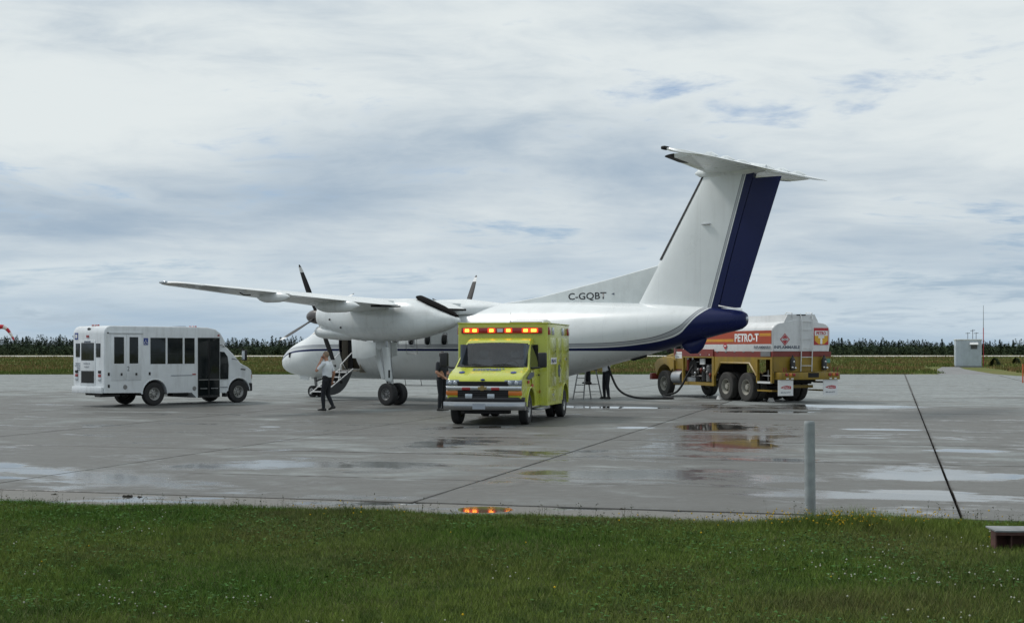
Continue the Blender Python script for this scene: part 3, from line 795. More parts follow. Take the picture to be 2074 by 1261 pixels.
# dorsal fin + registration
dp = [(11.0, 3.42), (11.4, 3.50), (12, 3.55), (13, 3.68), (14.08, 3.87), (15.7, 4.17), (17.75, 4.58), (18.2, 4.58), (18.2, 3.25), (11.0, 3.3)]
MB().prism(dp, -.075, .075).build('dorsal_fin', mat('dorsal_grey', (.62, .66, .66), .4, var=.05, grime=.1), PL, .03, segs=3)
text('registration', 'C-GQBT', PL, (14.17, -.0795, 3.50), (1, 0, 0), (0, 0, 1), .27, 1.56, M_['letter_dark'], .012)
MB().add([(15.93, -.079, 3.70), (16.05, -.079, 3.66), (16.05, -.079, 3.74)], [(0, 1, 2)]).build('arrow_mark', M_['letter_grey'], PL)

# ---- fin, rudder
def foil(n=14, t=.12, c0=0., c1=1.):
    """closed symmetric section between chord fractions c0..c1: list of (x, y) x in chord"""
    xs = [c0+(c1-c0)*(1-math.cos(PI*i/n))/2 for i in range(n+1)]
    th = lambda x: 5*t*(.2969*math.sqrt(max(x, 0))-.126*x-.3516*x*x+.2843*x**3-.1036*x**4)
    return [(x, th(x)) for x in xs]+[(x, -th(x)) for x in reversed(xs[1:-1] if c1 >= 1 and c0 <= 0 else xs)]
def finlo(z):
    t = (z-3.0)/(7.3-3.0); le = 16.72+(19.36-16.72)*t; te = 20.66+(22.18-20.66)*t
    return le, te, .105-.01*t, .815+(.665-.815)*t
def fin_part(z0, z1, a, b, n=9):
    rings = []
    for i in range(n):
        z = z0+(z1-z0)*i/(n-1); le, te, tk, hg = finlo(z); c = te-le
        A = 0. if a == 0 else hg+a; B = 1. if b == 1 else hg+b
        rings.append([(le+c*x, c*y, z) for x, y in foil(14, tk, A, B)])
    return MB().loft(rings)
fin_part(3.0, 7.42, 0, 0).build('vertical_fin', M_FIN, PL, angle=50)
rud = fin_part(3.16, 7.12, .008, 1).build('rudder', M_FIN, PL, angle=50)
bt = MB()
for z0, z1 in ((4.75, 7.35),):
    rings = []
    for i in range(9):
        z = z0+(z1-z0)*i/8; le, te, tk, hg = finlo(z); c = te-le
        pr = [(x, y) for x, y in foil(24, tk) if x < .045]
        pr = sorted([p for p in pr if p[1] >= 0], key=lambda p: -p[0])+sorted([p for p in pr if p[1] < 0], key=lambda p: p[0])
        rings.append([(le+c*x-.035, c*y*1.10, z) for x, y in pr])
    bt.loft(rings)
bt.build('deicing_boot', M_BOOT, PL)
MB().box(19.45, 19.75, -.23, -.17, 5.76, 5.81).build('fin_antenna', M_['brushed_metal'], PL, .01)
MB().tube([(20.05, -.20, 3.23), (20.4, -.24, 3.17), (20.85, -.14, 3.10)], .02, 6).build('rudder_seal_strip', M_['plain_white'], PL)
# tail bumper fairing, tail light
tb = MB()
tb.loft([[(18.55+.95*t, w*math.cos(2*PI*j/14), zc+hh*math.sin(2*PI*j/14)) for j in range(14)] for t, w, zc, hh in ((0, .03, 2.12, .05), (.15, .12, 2.05, .18), (.4, .17, 1.98, .25), (.65, .17, 2.0, .26), (.85, .12, 2.1, .2), (1, .03, 2.22, .06))])
tb.build('tail_bumper', M_NAVY, PL)
MB().ball((20.93, 0, 2.82), (.05, .06, .07)).build('tail_light', M_['clear_lens'], PL)

# ---- tailplane with horn-balanced elevators
def tp(y):
    t = abs(y)/3.96; return 19.42+.92*t, 22.12-.28*t, 7.47, .088-.012*t, .62
rings = []
for y in np.linspace(-3.62, 3.62, 15):
    le, te, z, tk, hg = tp(y); c = te-le
    rings.append([(le+c*x, y, z+c*yy) for x, yy in foil(12, tk, 0, hg)])
MB().loft(rings).build('tailplane', M_AW, PL, angle=50)
for sg in (-1, 1):
    rings = []; droop = math.radians(13)
    for y in np.linspace(.10, 3.62, 9):
        le, te, z, tk, hg = tp(y); c = te-le; hx = le+c*(hg+.012)
        rings.append([(hx+(c*(x-hg-.012))*math.cos(droop)+c*yy*math.sin(droop), sg*y, z-c*(x-hg-.012)*math.sin(droop)+c*yy*math.cos(droop)) for x, yy in foil(12, tk, hg+.012, 1.)])
    el = MB().loft(rings).build('elevator', M_AW, PL, angle=50)
    rings = []
    for y in np.linspace(3.66, 3.96, 5):
        le, te, z, tk, hg = tp(y); c = te-le; hx = le+c*hg; k = 1-((y-3.66)/.3)**2*.25
        rings.append([(hx+c*k*(x-hg)*math.cos(droop), sg*y, z-c*k*(x-hg)*math.sin(droop)+c*k*yy) for x, yy in foil(12, tk, 0, 1.)])
    hn = MB().loft(rings).build('horn_balance', M_AW, el, angle=50)
    le, te, z, tk, hg = tp(3.8); c = te-le; q = .62*c
    hz = z+q*math.sin(droop)
    hx = le+c*hg-q*math.cos(droop)
    MB().box(hx-.02, hx+.14, sg*3.68 if sg > 0 else sg*3.95, sg*3.95 if sg > 0 else sg*3.68, hz-.055, hz+.05).build('horn_boot', M_BOOT, hn, .04, segs=3)
    rings = []
    for y in np.linspace(2.5, 3.635, 5):
        le, te, z, tk, hg = tp(y); c = te-le
        pr = [p for p in foil(24, tk) if p[0] < .20]
        pr = sorted([p for p in pr if p[1] >= 0], key=lambda p: -p[0])+sorted([p for p in pr if p[1] < 0], key=lambda p: p[0])
        rings.append([(le+c*x-.01, sg*y, z+c*yy*1.08) for x, yy in pr])
    MB().loft(rings).build('deicing_boot', M_BOOT, PL)
    for yy in (.75, 1.75, 2.75):
        le, te, z, tk, hg = tp(yy); c = te-le; hx = le+c*hg
        f = MB().prism([(hx-.30, z+.05), (hx-.08, z+.15), (hx+.10, z+.14), (hx+.38, z-.02)], sg*yy-.035, sg*yy+.035)
        f.build('hinge_fairing', M_AW, PL, .03)
MB().loft([[(s, w*math.cos(2*PI*j/16), z+h*math.sin(2*PI*j/16)) for j in range(16)] for s, w, z, h in ((19.1, .03, 7.42, .03), (19.25, .14, 7.42, .12), (19.8, .2, 7.42, .22), (21., .2, 7.42, .2), (21.6, .08, 7.4, .1))]).build('bullet_fairing', M_AW, PL)

# ---- wing
def wg(t):
    """le, te, z, thickness ratio at |span| t"""
    if t <= 4.5: return 8.15, 10.78, 3.30, .175
    k = (t-4.5)/(12.75-4.5)
    return 8.15+.72*k, 10.78-.98*k, 3.30+.057*(t-4.5), .175-.045*k
HG = .74
def cam(x): return .03*4*x*(1-x)
def wing_part(ts, sg, c0, c1, dz=0., defl=0.):
    rings = []
    for t in ts:
        le, te, z, tk = wg(t); c = te-le; dd = math.radians(defl)
        r = []
        for x, y in foil(14, tk, c0, c1):
            X, Z = (x-c0)*c, (y+cam(x))*c
            Z0 = cam(c0)*c if c0 > 0 else 0
            if c0 > 0: X, Z = X*math.cos(dd)+(Z-Z0)*math.sin(dd), Z0-X*math.sin(dd)+(Z-Z0)*math.cos(dd)
            r.append((le+c*c0+X, sg*t, z+Z+dz))
        rings.append(r)
    return MB().loft(rings)
wn = []
for sg in (-1, 1): wn.append(wing_part([0, 1.3, 3.2, 4.5, 6, 8, 10, 11.5, 12.6], sg, 0, HG))
wb = MB()
for q in wn: wb.add(q.v, q.f)
WING = wb.build('wing', M_AW, PL, angle=40)
for sg in (-1, 1):
    wing_part([1.5, 2.3, 3.2], sg, HG+.012, 1., defl=3).build('inboard_flap', M_AW, PL)
    wing_part([4.65, 6, 7.5, 9.0], sg, HG+.012, 1., defl=3).build('outboard_flap', M_AW, PL)
    wing_part([9.05, 10, 11, 12.0], sg, HG+.012, 1., defl=-1).build('aileron', M_AW, PL)
    wing_part([12.04, 12.3, 12.6], sg, HG+.002, 1.).build('wing_end', M_AW, PL)
    rings = []
    for i, t in enumerate((12.6, 12.75, 12.86, 12.93, 12.95)):
        le, te, z, tk = wg(t); k = (1, .93, .8, .55, .2)[i]; c = (te-le)*k; x0 = le+(te-le)*(1-k)*.4
        rings.append([(x0+c*x, sg*t, z+c*(y+cam(x))*(.95 if i < 3 else .7)) for x, y in foil(14, tk)])
    wt = MB().loft(rings).build('wing_tip', M_['plain_white'], PL)
    MB().ball((9.15, sg*12.93, 3.81), (.2, .05, .05)).build('tip_light', M_['clear_lens'], wt)
    # flap track pods
    for (t, s0, s1, zc, r, zt) in ((9.5, 9.25, 10.72, 3.47, .135, .15), (6.85, 9.0, 11.02, 3.26, .17, .2)):
        rr = []
        for k in np.linspace(0, 1, 11):
            q = max(math.sin(PI*min(k*1.12, 1)**.75 if k < .5 else PI*(.5+.5*((k-.5)/.5)**2.2)), .05)
            rr.append([(s0+(s1-s0)*k, sg*t+r*q*.8*math.cos(2*PI*j/16), zc-.02+r*1.15*q*math.sin(2*PI*j/16)) for j in range(16)])
        MB().loft(rr).build('flap_pod', M_AW, PL)
    # dark spoiler / aileron bracket marks under the wing
    MB().tube([(10.1, sg*10.9, 3.55), (9.8, sg*10.5, 3.50), (9.95, sg*10.35, 3.50)], .018, 5).build('aileron_linkage', M_['matte_black'], PL)
for sg in (-1, 1):
    for t0, t1 in ((1.45, 3.25), (4.62, 5.5)):
        le, te, z, tk = wg(t1); x0 = le+(te-le)*.80
        MB().box(x0, te+.02, *sorted((sg*t0, sg*t1)), z-.10, z-.03).build('flap_cove', M_['matte_black'], PL)
# wing root fairing on top of the cabin
MB().loft([[(s, w*math.cos(PI*j/12), 3.30+h*math.sin(PI*j/12)) for j in range(13)]+[(s, -w, 3.1), (s, w, 3.1)] for s, w, h in ((7.2, .5, .16), (7.8, 1.0, .27), (8.6, 1.15, .38), (9.6, 1.15, .38), (10.6, 1.0, .27), (11.4, .5, .17))]).build('wing_fairing', M_AW, PL)

# ---- engines
NT_ = [(6.30, 3.34, 2.72, .34), (6.36, 3.40, 2.66, .40), (6.55, 3.45, 2.56, .48), (7.2, 3.50, 2.36, .57), (8, 3.53, 2.22, .63), (9, 3.55, 2.15, .67), (10, 3.57, 2.15, .67), (10.7, 3.56, 2.2, .64), (11.3, 3.40, 2.30, .55), (12, 3.14, 2.47, .37), (12.5, 2.95, 2.65, .17), (12.66, 2.85, 2.75, .05)]
def nring(s, yc, n=32, p=.85):
    t, b, h = interp(NT_, s); c, r = (t+b)/2, (t-b)/2
    return [(s, yc+h*math.copysign(abs(math.sin(2*PI*j/n))**p, math.sin(2*PI*j/n)), c+r*math.copysign(abs(math.cos(2*PI*j/n))**p, math.cos(2*PI*j/n))) for j in range(n)]
def blade_mesh():
    rings = []
    for r, ch, tk, tw, col in ((.20, .11, .09, 70, 0), (.35, .13, .075, 74, 0), (.6, .21, .05, 80, 0), (1.0, .27, .035, 86, 0), (1.4, .25, .026, 90, 0), (1.7, .20, .020, 92, 0), (1.76, .19, .019, 92, 0), (1.9, .14, .015, 93, 0), (1.99, .05, .010, 93, 0)):
        a = math.radians(tw); rr = []
        for j in range(12):
            q = 2*PI*j/12; cx, cy = ch/2*math.cos(q), tk/2*math.sin(q)
            rr.append((cx*math.sin(a)-cy*math.cos(a), cx*math.cos(a)+cy*math.sin(a), r))
        rings.append(rr)
    b = MB().loft(rings[:6], True, False); b.loft(rings[5:8], False, False, None, 1); b.loft(rings[7:], False, True)
    return b.mesh('blade', [M_BLADEB, M_['plain_white']])
BLM = blade_mesh()
for sg, ang in ((-1, 26), (1, 24)):
    yc = sg*3.94
    st = [6.30, 6.33, 6.36, 6.45, 6.55, 6.8, 7.2, 7.6, 8, 8.5, 9, 9.5, 10, 10.35, 10.7, 11, 11.3, 11.65, 12, 12.25, 12.5, 12.6, 12.66]
    nac = MB().loft([nring(s, yc) for s in st]).build('nacelle', M_NACW, PL, angle=50)
    ch = MB().loft([[(s, yc+w*math.cos(2*PI*j/20), zc+h*math.sin(2*PI*j/20)) for j in range(20)] for s, w, zc, h in ((6.24, .22, 2.49, .13), (6.17, .27, 2.49, .17), (6.20, .31, 2.49, .20), (6.4, .36, 2.48, .23), (7, .44, 2.46, .26), (7.8, .45, 2.42, .24), (8.8, .3, 2.36, .15))])
    ck = ch.build('intake', M_AW, nac)
    MB().loft([[(s, yc+w*math.cos(2*PI*j/20), 2.49+h*math.sin(2*PI*j/20)) for j in range(20)] for s, w, h in ((6.235, .215, .125), (6.232, .01, .01))], False, True).build('intake_mouth', M_['matte_black'], ck)
    # exhaust outlet: dark trough along the slanted aft top
    ep = MB()
    ep.loft([[(s, yc+w*math.cos(2*PI*j/14), z+h*math.sin(2*PI*j/14)) for j in range(14)] for s, z, w, h in ((10.82, 3.60, .10, .05), (10.95, 3.57, .20, .09), (11.4, 3.40, .24, .10), (11.9, 3.22, .22, .09), (12.35, 3.04, .15, .07), (12.55, 2.94, .08, .05))])
    ep.build('exhaust', M_EXH, nac)
    for (a, zz) in ((7.25, 2.9), (7.8, 2.62), (8.4, 2.75)):
        MB().ball((a, yc-.60 if sg < 0 else yc+.60, zz), (.035, .03, .035), 8, 6).build('vent', M_['matte_black'], nac)
    # propeller
    hub = empty('propeller'); hub.parent = PL; hub.location = (6.03, yc, 3.03); hub.rotation_euler = (math.radians(ang)*(1 if sg < 0 else -1), 0, 0)
    MB().lathe([(.005, -.52), (.07, -.50), (.15, -.42), (.21, -.30), (.255, -.12), (.27, .05), (.27, .27)], 24, Matrix.Rotation(-PI/2, 4, 'Z'), cap1=True).build('spinner', M_SPIN, hub)
    for i in range(4):
        link('blade', BLM, hub, (0, 0, 0), (i*PI/2, 0, 0))
# ---- landing gear
tm, rm, hm = wheel_mesh(.375, .25, .20, .03)
GW = (tm.mesh('wheel', M_TIRE, angle=30), rm.mesh('rim', M_['dull_metal']), hm.mesh('hub', [M_['dark_metal'], M_['matte_black']]))
tm, rm, hm = wheel_mesh(.225, .15, .12, .02)
NW = (tm.mesh('wheel', M_TIRE, angle=30), rm.mesh('rim', M_['plain_white']), hm.mesh('hub', [M_['dark_metal'], M_['matte_black']]))
for sg in (-1, 1):
    yc = sg*3.94
    mg = empty('main_gear'); mg.parent = PL
    add_wheel(mg, 9.68, yc-.24, .375, -1, GW); add_wheel(mg, 9.68, yc+.24, .375, 1, GW)
    MB().cyl((9.68, yc-.28, .375), (9.68, yc+.28, .375), .05).build('axle', M_['dark_metal'], mg)
    MB().tube([(9.45, yc, 2.3), (9.5, yc, 1.5), (9.62, yc, .75), (9.68, yc, .375)], [.10, .10, .075, .06], 12).build('strut', M_['brushed_metal'], mg)
    MB().prism([(9.34, 1.95), (9.66, 1.95), (9.80, .80), (9.52, .80)], yc-.19, yc-.13).build('leg_fairing', M_AW, mg, .02)
    MB().box(9.66, 9.74, yc-.196, yc-.188, .92, 1.18).build('fairing_hole', M_['matte_black'], mg)
    MB().prism([(8.78, 1.9), (9.12, 1.9), (9.38, .86), (9.22, .86)], yc-.07, yc+.05).build('drag_brace', M_AW, mg, .02)
    for q in (-1, 1):
        MB().prism([(8.25, 2.22), (9.38, 2.10), (9.40, 1.66), (8.9, 1.55), (8.30, 1.58)], yc+q*.52-.015, yc+q*.52+.015).build('gear_door', M_AW, mg, .01)
    MB().tube([(9.25, yc+.05, .95), (9.42, yc+.05, .72), (9.62, yc+.05, .5)], .03, 6).build('torque_link', M_['dark_metal'], mg)
ng = empty('nose_gear'); ng.parent = PL
add_wheel(ng, 1.78, -.19, .225, -1, NW); add_wheel(ng, 1.78, .19, .225, 1, NW)
MB().tube([(1.72, 0, .95), (1.76, 0, .5), (1.78, 0, .225)], [.075, .06, .05], 10).cyl((1.78, -.2, .225), (1.78, .2, .225), .035).build('strut', M_['dull_metal'], ng)
MB().tube([(2.4, 0, .8), (1.78, 0, .62)], .03, 6).build('drag_brace', M_['dark_metal'], ng)
MB().prism([(1.15, .84), (1.72, .84), (1.68, .66), (1.18, .70)], -.32, -.30).build('gear_door', M_AW, ng)
MB().prism([(1.15, .84), (1.72, .84), (1.68, .66), (1.18, .70)], .30, .32).build('gear_door', M_AW, ng)
# belly antennas
MB().prism([(5.55, .78), (5.75, .78), (6.12, .44), (6.02, .42)], -.015, .015).build('blade_antenna', M_['dull_metal'], PL)
ra = MB().tube([(6.5, 0, .53), (9.3, 0, .56)], .014, 6)
for s in (6.6, 7.4, 8.2, 9.0): ra.tube([(s-.05, 0, .77), (s, 0, .54)], .012, 5)
ra.build('rail_antenna', M_['matte_black'], PL)
MB().prism([(16.6, 1.56), (17.3, 1.74), (17.25, 1.62), (16.75, 1.50)], -.02, .02).build('tail_antenna', M_['matte_black'], PL)
# ---- airstair
SA = empty('airstair'); SA.parent = PL
p0, p1 = Vector((1.33, 1.10)), Vector((2.86, .20))
arc = [p0+(p1-p0)*t+Vector((-.50, -.86))*(.36*math.sin(PI*t)) for t in np.linspace(0, 1, 14)]
sk = MB()
vs = [(s, -p.x, p.y) for p in arc for s in (DA+.02, DB-.02)]
sk.add(vs, [(2*i, 2*i+1, 2*i+3, 2*i+2) for i in range(len(arc)-1)])
for s in (DA+.02, DB-.02): sk.add([(s, -p.x, p.y) for p in arc], [tuple(range(len(arc)))])
sk.build('door_skin', M_GREYM, SA)
MB().box(DB-.018, DB-.010, -2.0, -1.88, .62, .72).build('latch_recess', M_['matte_black'], SA)
for s in (DA+.03, DB-.03): MB().tube([(s, -p0.x+.02, p0.y+.05), (s, -p1.x, p1.y+.05)], .022, 6).build('stringer', M_['plain_white'], SA)
for i in range(5):
    p = p0+(p1-p0)*((i+.55)/5.2)
    st_ = MB().box(DA+.05, DB-.05, -p.x-.13, -p.x+.12, p.y+.015, p.y+.035).build('step', M_['matte_black'], SA)
    MB().box(DA+.05, DB-.05, -p.x-.155, -p.x-.13, p.y+.0, p.y+.04).build('nosing', M_['plain_white'], st_)
for s in (DA+.04, DB-.04):
    MB().tube([(s, -1.36, 1.75), (s, -1.95, 1.30), (s, -2.05, .72)], .018, 6).build('handrail', M_['plain_white'], SA)
# ================================================================== ambulance (local: X forward, Y left, Z up; origin under the front axle)
AM = empty('ambulance', (-.519, 34.856, 0), math.radians(-101.75), label='lime yellow box ambulance with lit orange light bar facing the camera', cat='ambulance')
LIME = M_['lime_paint']; WBA = 4.045
def arch(cx, cz, r, a0, a1, n=14): return [(cx+r*math.cos(math.radians(a0+(a1-a0)*i/n)), cz+r*math.sin(math.radians(a0+(a1-a0)*i/n))) for i in range(n+1)]
def aw(x, z):
    return 1.0-.17*min(max((z-1.30)/.85, 0), 1)-.07*min(max((x-.35)/.5, 0), 1)**2
cabp = [(.80, .60), (.86, .72), (.87, 1.08), (.82, 1.15), (.62, 1.24), (.30, 1.335), (.02, 1.40), (-.06, 1.43), (-.42, 1.745), (-.76, 2.03), (-.90, 2.12), (-1.1, 2.165), (-1.345, 2.18), (-1.345, .44), (-.62, .44)]+arch(0, .40, .51, 176, 4)+[(.55, .50)]
CABM = MB().prism(cabp, lambda x, z: -aw(x, z), lambda x, z: aw(x, z)).mesh('cab', LIME, .055, segs=3, bsel=lambda e: abs(abs(e.verts[0].co.y)-abs(e.verts[1].co.y)) < .12 and e.verts[0].co.y*e.verts[1].co.y > 0 and max(v.co.z for v in e.verts) > .95)
bm = bmesh.new(); bm.from_mesh(CABM)               # open the windshield
bmesh.ops.delete(bm, geom=[f for f in bm.faces if f.normal.x > .4 and f.normal.z > .4 and f.calc_center_median().z > 1.45 and f.calc_center_median().z < 2.02 and abs(f.calc_center_median().y) < .6], context='FACES')
bm.to_mesh(CABM); bm.free()
CABO = link('cab', CABM, AM)
ln = MB().box(-1.30, -1.28, -.84, .84, .9, 2.05).box(-1.28, -.15, -.845, -.80, .9, 2.0).box(-1.28, -.15, .80, .845, .9, 2.0).box(-1.28, -.8, -.8, .8, 2.04, 2.06).build('cab_lining', M_['letter_grey'], CABO)
MB().prism([(-.10, 1.15), (-.10, 1.40), (-.32, 1.42), (-.40, 1.30), (-.40, 1.1)], -.8, .8).build('dashboard', M_['matte_black'], CABO)
for y in (-.42, .42):
    st_ = MB().box(-1.12, -.98, y-.24, y+.24, 1.05, 1.62).build('seat', M_['letter_grey'], CABO, .05, segs=3)
    MB().box(-1.10, -1.0, y-.13, y+.13, 1.64, 1.84).build('headrest', M_['letter_grey'], st_, .03)
    MB().box(-1.1, -.6, y-.24, y+.24, .9, 1.07).build('cushion', M_['letter_grey'], st_, .04)
MB().tube([(-.50+.06*math.sin(a_), .42+.19*math.cos(a_), 1.42+.17*math.sin(a_)) for a_ in np.linspace(0, 2*PI, 20)], .016, 6, cap=False).build('steering_wheel', M_['matte_black'], CABO)
# windshield, slightly bowed
def ws_grid(off, ins=0.):
    rows = []
    for t in np.linspace(0+ins, 1-ins, 6):
        x = -.06+(-.76+.06)*t; z = 1.43+(2.03-1.43)*t; w = aw(x, z)-.075-ins*.3
        nx, nz = .62, .72
        rows.append([(x+nx*off+.03*(1-(k*k)), k*w, z+nz*off+.02*(1-k*k)) for k in np.linspace(-1, 1, 9)])
    return rows
def grid(b, rows, mi=0):
    n = len(rows[0]); b.add([p for r in rows for p in r], [(i*n+j, i*n+j+1, (i+1)*n+j+1, (i+1)*n+j) for i in range(len(rows)-1) for j in range(n-1)], None, mi); return b
wr = ws_grid(.004); wi = ws_grid(.006, .045)
def rim_(rows): return [rows[0][j] for j in range(9)]+[rows[i][8] for i in range(1, 6)]+[rows[5][j] for j in range(7, -1, -1)]+[rows[i][0] for i in range(4, 0, -1)]
ws = MB().loft([rim_(wr), rim_(wi)], False, False).build('windshield', M_['black_plastic'], AM)
grid(MB(), ws_grid(.008, .03)).build('glass', M_['clear_glass'], ws)
for y0, y1 in ((-.72, -.14), (.02, .62)):
    MB().tube([(-.055+.045, y0, 1.475), (-.08+.05, (y0+y1)/2, 1.50), (-.06+.045, y1, 1.465)], [.008, .016, .006], 6).build('wiper', M_['matte_black'], AM)
MB().prism([(-.09, 1.405), (-.02, 1.378), (-.02, 1.41), (-.08, 1.45)], -.82, .82).build('cowl', M_['black_plastic'], AM)
# doors, side windows
for sg in (-1, 1):
    d = MB().prism([(-.52, .50), (-1.25, .50), (-1.25, 1.40), (-.10, 1.34), (-.30, .95)], lambda x, z: sg*(aw(x, z)-.01), lambda x, z: sg*(aw(x, z)+.007)).build('door', LIME, AM, .004)
    MB().prism([(-.12, 1.42), (-1.22, 1.42), (-1.20, 2.02), (-.83, 2.0), (-.16, 1.47)], lambda x, z: sg*(aw(x, z)-.02), lambda x, z: sg*(aw(x, z)+.008)).build('window', M_['dark_glass'], d)
    MB().box(-1.16, -1.04, min(sg*1.0, sg*1.03), max(sg*1.0, sg*1.03), 1.20, 1.235).build('handle', M_['black_plastic'], d)
    # mirror: arm + tall housing
    my = 1.24 if sg > 0 else 1.33
    a = MB().tube([(-.28, sg*.93, 1.40), (-.30, sg*1.12, 1.41), (-.36, sg*my, 1.44)], .028, 6).build('mirror_arm', M_['black_plastic'], AM)
    MB().box(-.44, -.31, sg*my-.11, sg*my+.11, 1.42, 1.80).build('mirror', M_['black_plastic'], a, .035, segs=3)
    # grey graphic on the fender flank
    g = MB().prism([(.42, 1.16), (.0, 1.30), (-.48, 1.30), (-.52, 1.20), (.1, 1.12)], lambda x, z: sg*(aw(x, z)-.005), lambda x, z: sg*(aw(x, z)+.004)).build('side_graphic', M_['letter_grey'], AM)
    MB().box(.14, .30, min(sg*.995, sg*1.006), max(sg*.995, sg*1.006), 1.03, 1.10).build('red_mark', M_['sign_red'], AM)
    MB().box(-.35, -.12, min(sg*1.004, sg*1.013), max(sg*1.004, sg*1.013), .93, 1.0).build('red_mark', M_['sign_red'], AM)
    MB().box(-1.9, -.62, min(sg*.9, sg*1.17), max(sg*.9, sg*1.17), .33, .39).build('running_board', M_['brushed_metal'], AM, .01)
    # wheel arch flare
    fl_ = MB()
    pts = arch(0, .40, .53, 172, 8)
    fl_.tube([(x, sg*(aw(x, z)+.01), z) for x, z in pts], .03, 6); fl_.build('arch_flare', LIME, AM)
    # star of life style emblem on hood shoulders
    st = MB()
    for k in range(3):
        a_ = k*PI/3
        M = Matrix.Translation((.44, sg*.66, 1.296)) @ Matrix.Rotation(math.radians(18), 4, 'Y') @ Matrix.Rotation(a_, 4, 'Z')
        st.box(-.075, .075, -.022, .022, .008, .014+.001*k, M)
    st.build('star_emblem', M_['sign_blue'], AM)
hoodx, hoodz = Vector((-.32, 0, .095)).normalized(), None
text('hood_lettering', 'PARAMEDICS', AM, (.20, -.44, 1.376), (0, 1, 0), (-.957, 0, .283), .10, .80, M_['sign_blue'], .03, mirror=True)
text('hood_lettering', 'AMBULANCE', AM, (.31, -.43, 1.344), (0, 1, 0), (-.957, 0, .283), .10, .74, M_['sign_blue'], .03, mirror=True)
# nose: grille, lamps, bars
gr = MB().prism([(.86, .62), (.885, .66), (.895, 1.085), (.85, 1.09)], -.66, .62).build('grille', M_['matte_black'], AM)
for z in np.linspace(.67, 1.06, 9):
    if not .86 < z < .98: MB().box(.885, .902, -.64, .60, z, z+.014).build('grille_bar', M_['black_plastic'], gr)
for sg in (-1, 1):
    lo, hi = (.52, .955) if sg > 0 else (.63, .955)
    yy = sorted((sg*lo, sg*hi))
    hl = MB().prism([(.80, .985), (.885, .985), (.875, 1.115), (.80, 1.135)], yy[0], yy[1]).build('headlight', M_['headlamp'], AM, .012)
    for q in (.3, .7):
        MB().ball((.885, yy[0]+(yy[1]-yy[0])*q, 1.055), (.02, .05, .05)).build('reflector', M_['clear_lens'], hl)
    lo = .50 if sg > 0 else .60; yy = sorted((sg*lo, sg*.955))
    MB().prism([(.80, .74), (.882, .745), (.888, .855), (.80, .86)], yy[0], yy[1]).build('turn_signal', M_['amber_lens'], AM, .01)
    yc = .19 if sg > 0 else -.37
    MB().box(.88, .935, yc-.09, yc+.09, .67, .785).build('work_light', M_['clear_lens'], AM, .012)
    yc = .30 if sg > 0 else -.44
    MB().box(.90, .945, yc-.105, yc+.105, .875, .945).build('red_beacon', M_['red_lens'], AM, .015)
cb = MB().prism([(.80, .865), (.905, .870), (.915, .905), (.915, .955), (.90, .978), (.80, .98)], -.95, .95).build('chrome_bar', M_['chrome'], AM, .012)
em = [(-.15, 0), (-.13, .035), (-.06, .035), (-.055, .055), (.055, .055), (.06, .035), (.15, .035), (.13, 0), (.15, -.035), (.06, -.035), (.055, -.055), (-.055, -.055), (-.06, -.035), (-.13, -.035)]
MB().add([(.930, -.03+a*.72, .92+b*.95) for a, b in em]+[(.915, -.03+a*.8, .92+b*1.1) for a, b in em], [tuple(range(14))]+[(i, (i+1) % 14, 14+(i+1) % 14, 14+i) for i in range(14)]).build('emblem', mat('emblem_gold', (.30, .22, .09), .35, metal=.6), cb)
MB().ball((.86, -.03, 1.13), (.03, .06, .025)).build('hood_badge', M_['sign_blue'], AM)
def bow(x0, x1, z0, z1, w, sag, rs_=.03):
    rings = []
    for k in np.linspace(-1, 1, 13):
        dx = -sag*k*k-.10*max(0, abs(k)-.85)/.15
        rings.append([(x0+dx, k*w, z0), (x1+dx-.02, k*w, z0), (x1+dx, k*w, z0+.03), (x1+dx, k*w, z1-.03), (x1+dx-.02, k*w, z1), (x0+dx, k*w, z1)])
    return MB().loft(rings)
bp = bow(.80, 1.02, .385, .585, 1.03, .06).build('bumper', mat('bumper_steel', (.36, .37, .38), .22, metal=1., grime=.15), AM)
MB().box(1.018, 1.026, -.25, .07, .41, .545).build('license_plate', mat('plate_paint', (.36, .40, .45), .5), bp)
bow(.78, .93, .585, .70, 1.0, .05).build('bumper_cover', M_['black_plastic'], AM)
bow(.70, .88, .29, .384, .62, .05).build('air_dam', M_['matte_black'], AM)
MB().box(-4.6, .75, -.45, .45, .34, .60).build('chassis', M_['matte_black'], AM)
MB().box(.0, .5, -.3, .3, .30, .42).build('crossmember', M_['matte_black'], AM)
# wheels
tm, rm, hm = wheel_mesh(.385, .225, .215, .09)
AW_ = (tm.mesh('wheel', M_TIRE, angle=30), rm.mesh('rim', M_['rim_steel']), hm.mesh('hub', [M_['dark_metal'], M_['matte_black']]))
for sg in (-1, 1):
    add_wheel(AM, 0, sg*.87, .385, sg, AW_); add_wheel(AM, -WBA, sg*1.08, .385, sg, AW_); add_wheel(AM, -WBA, sg*.80, .385, sg, AW_)
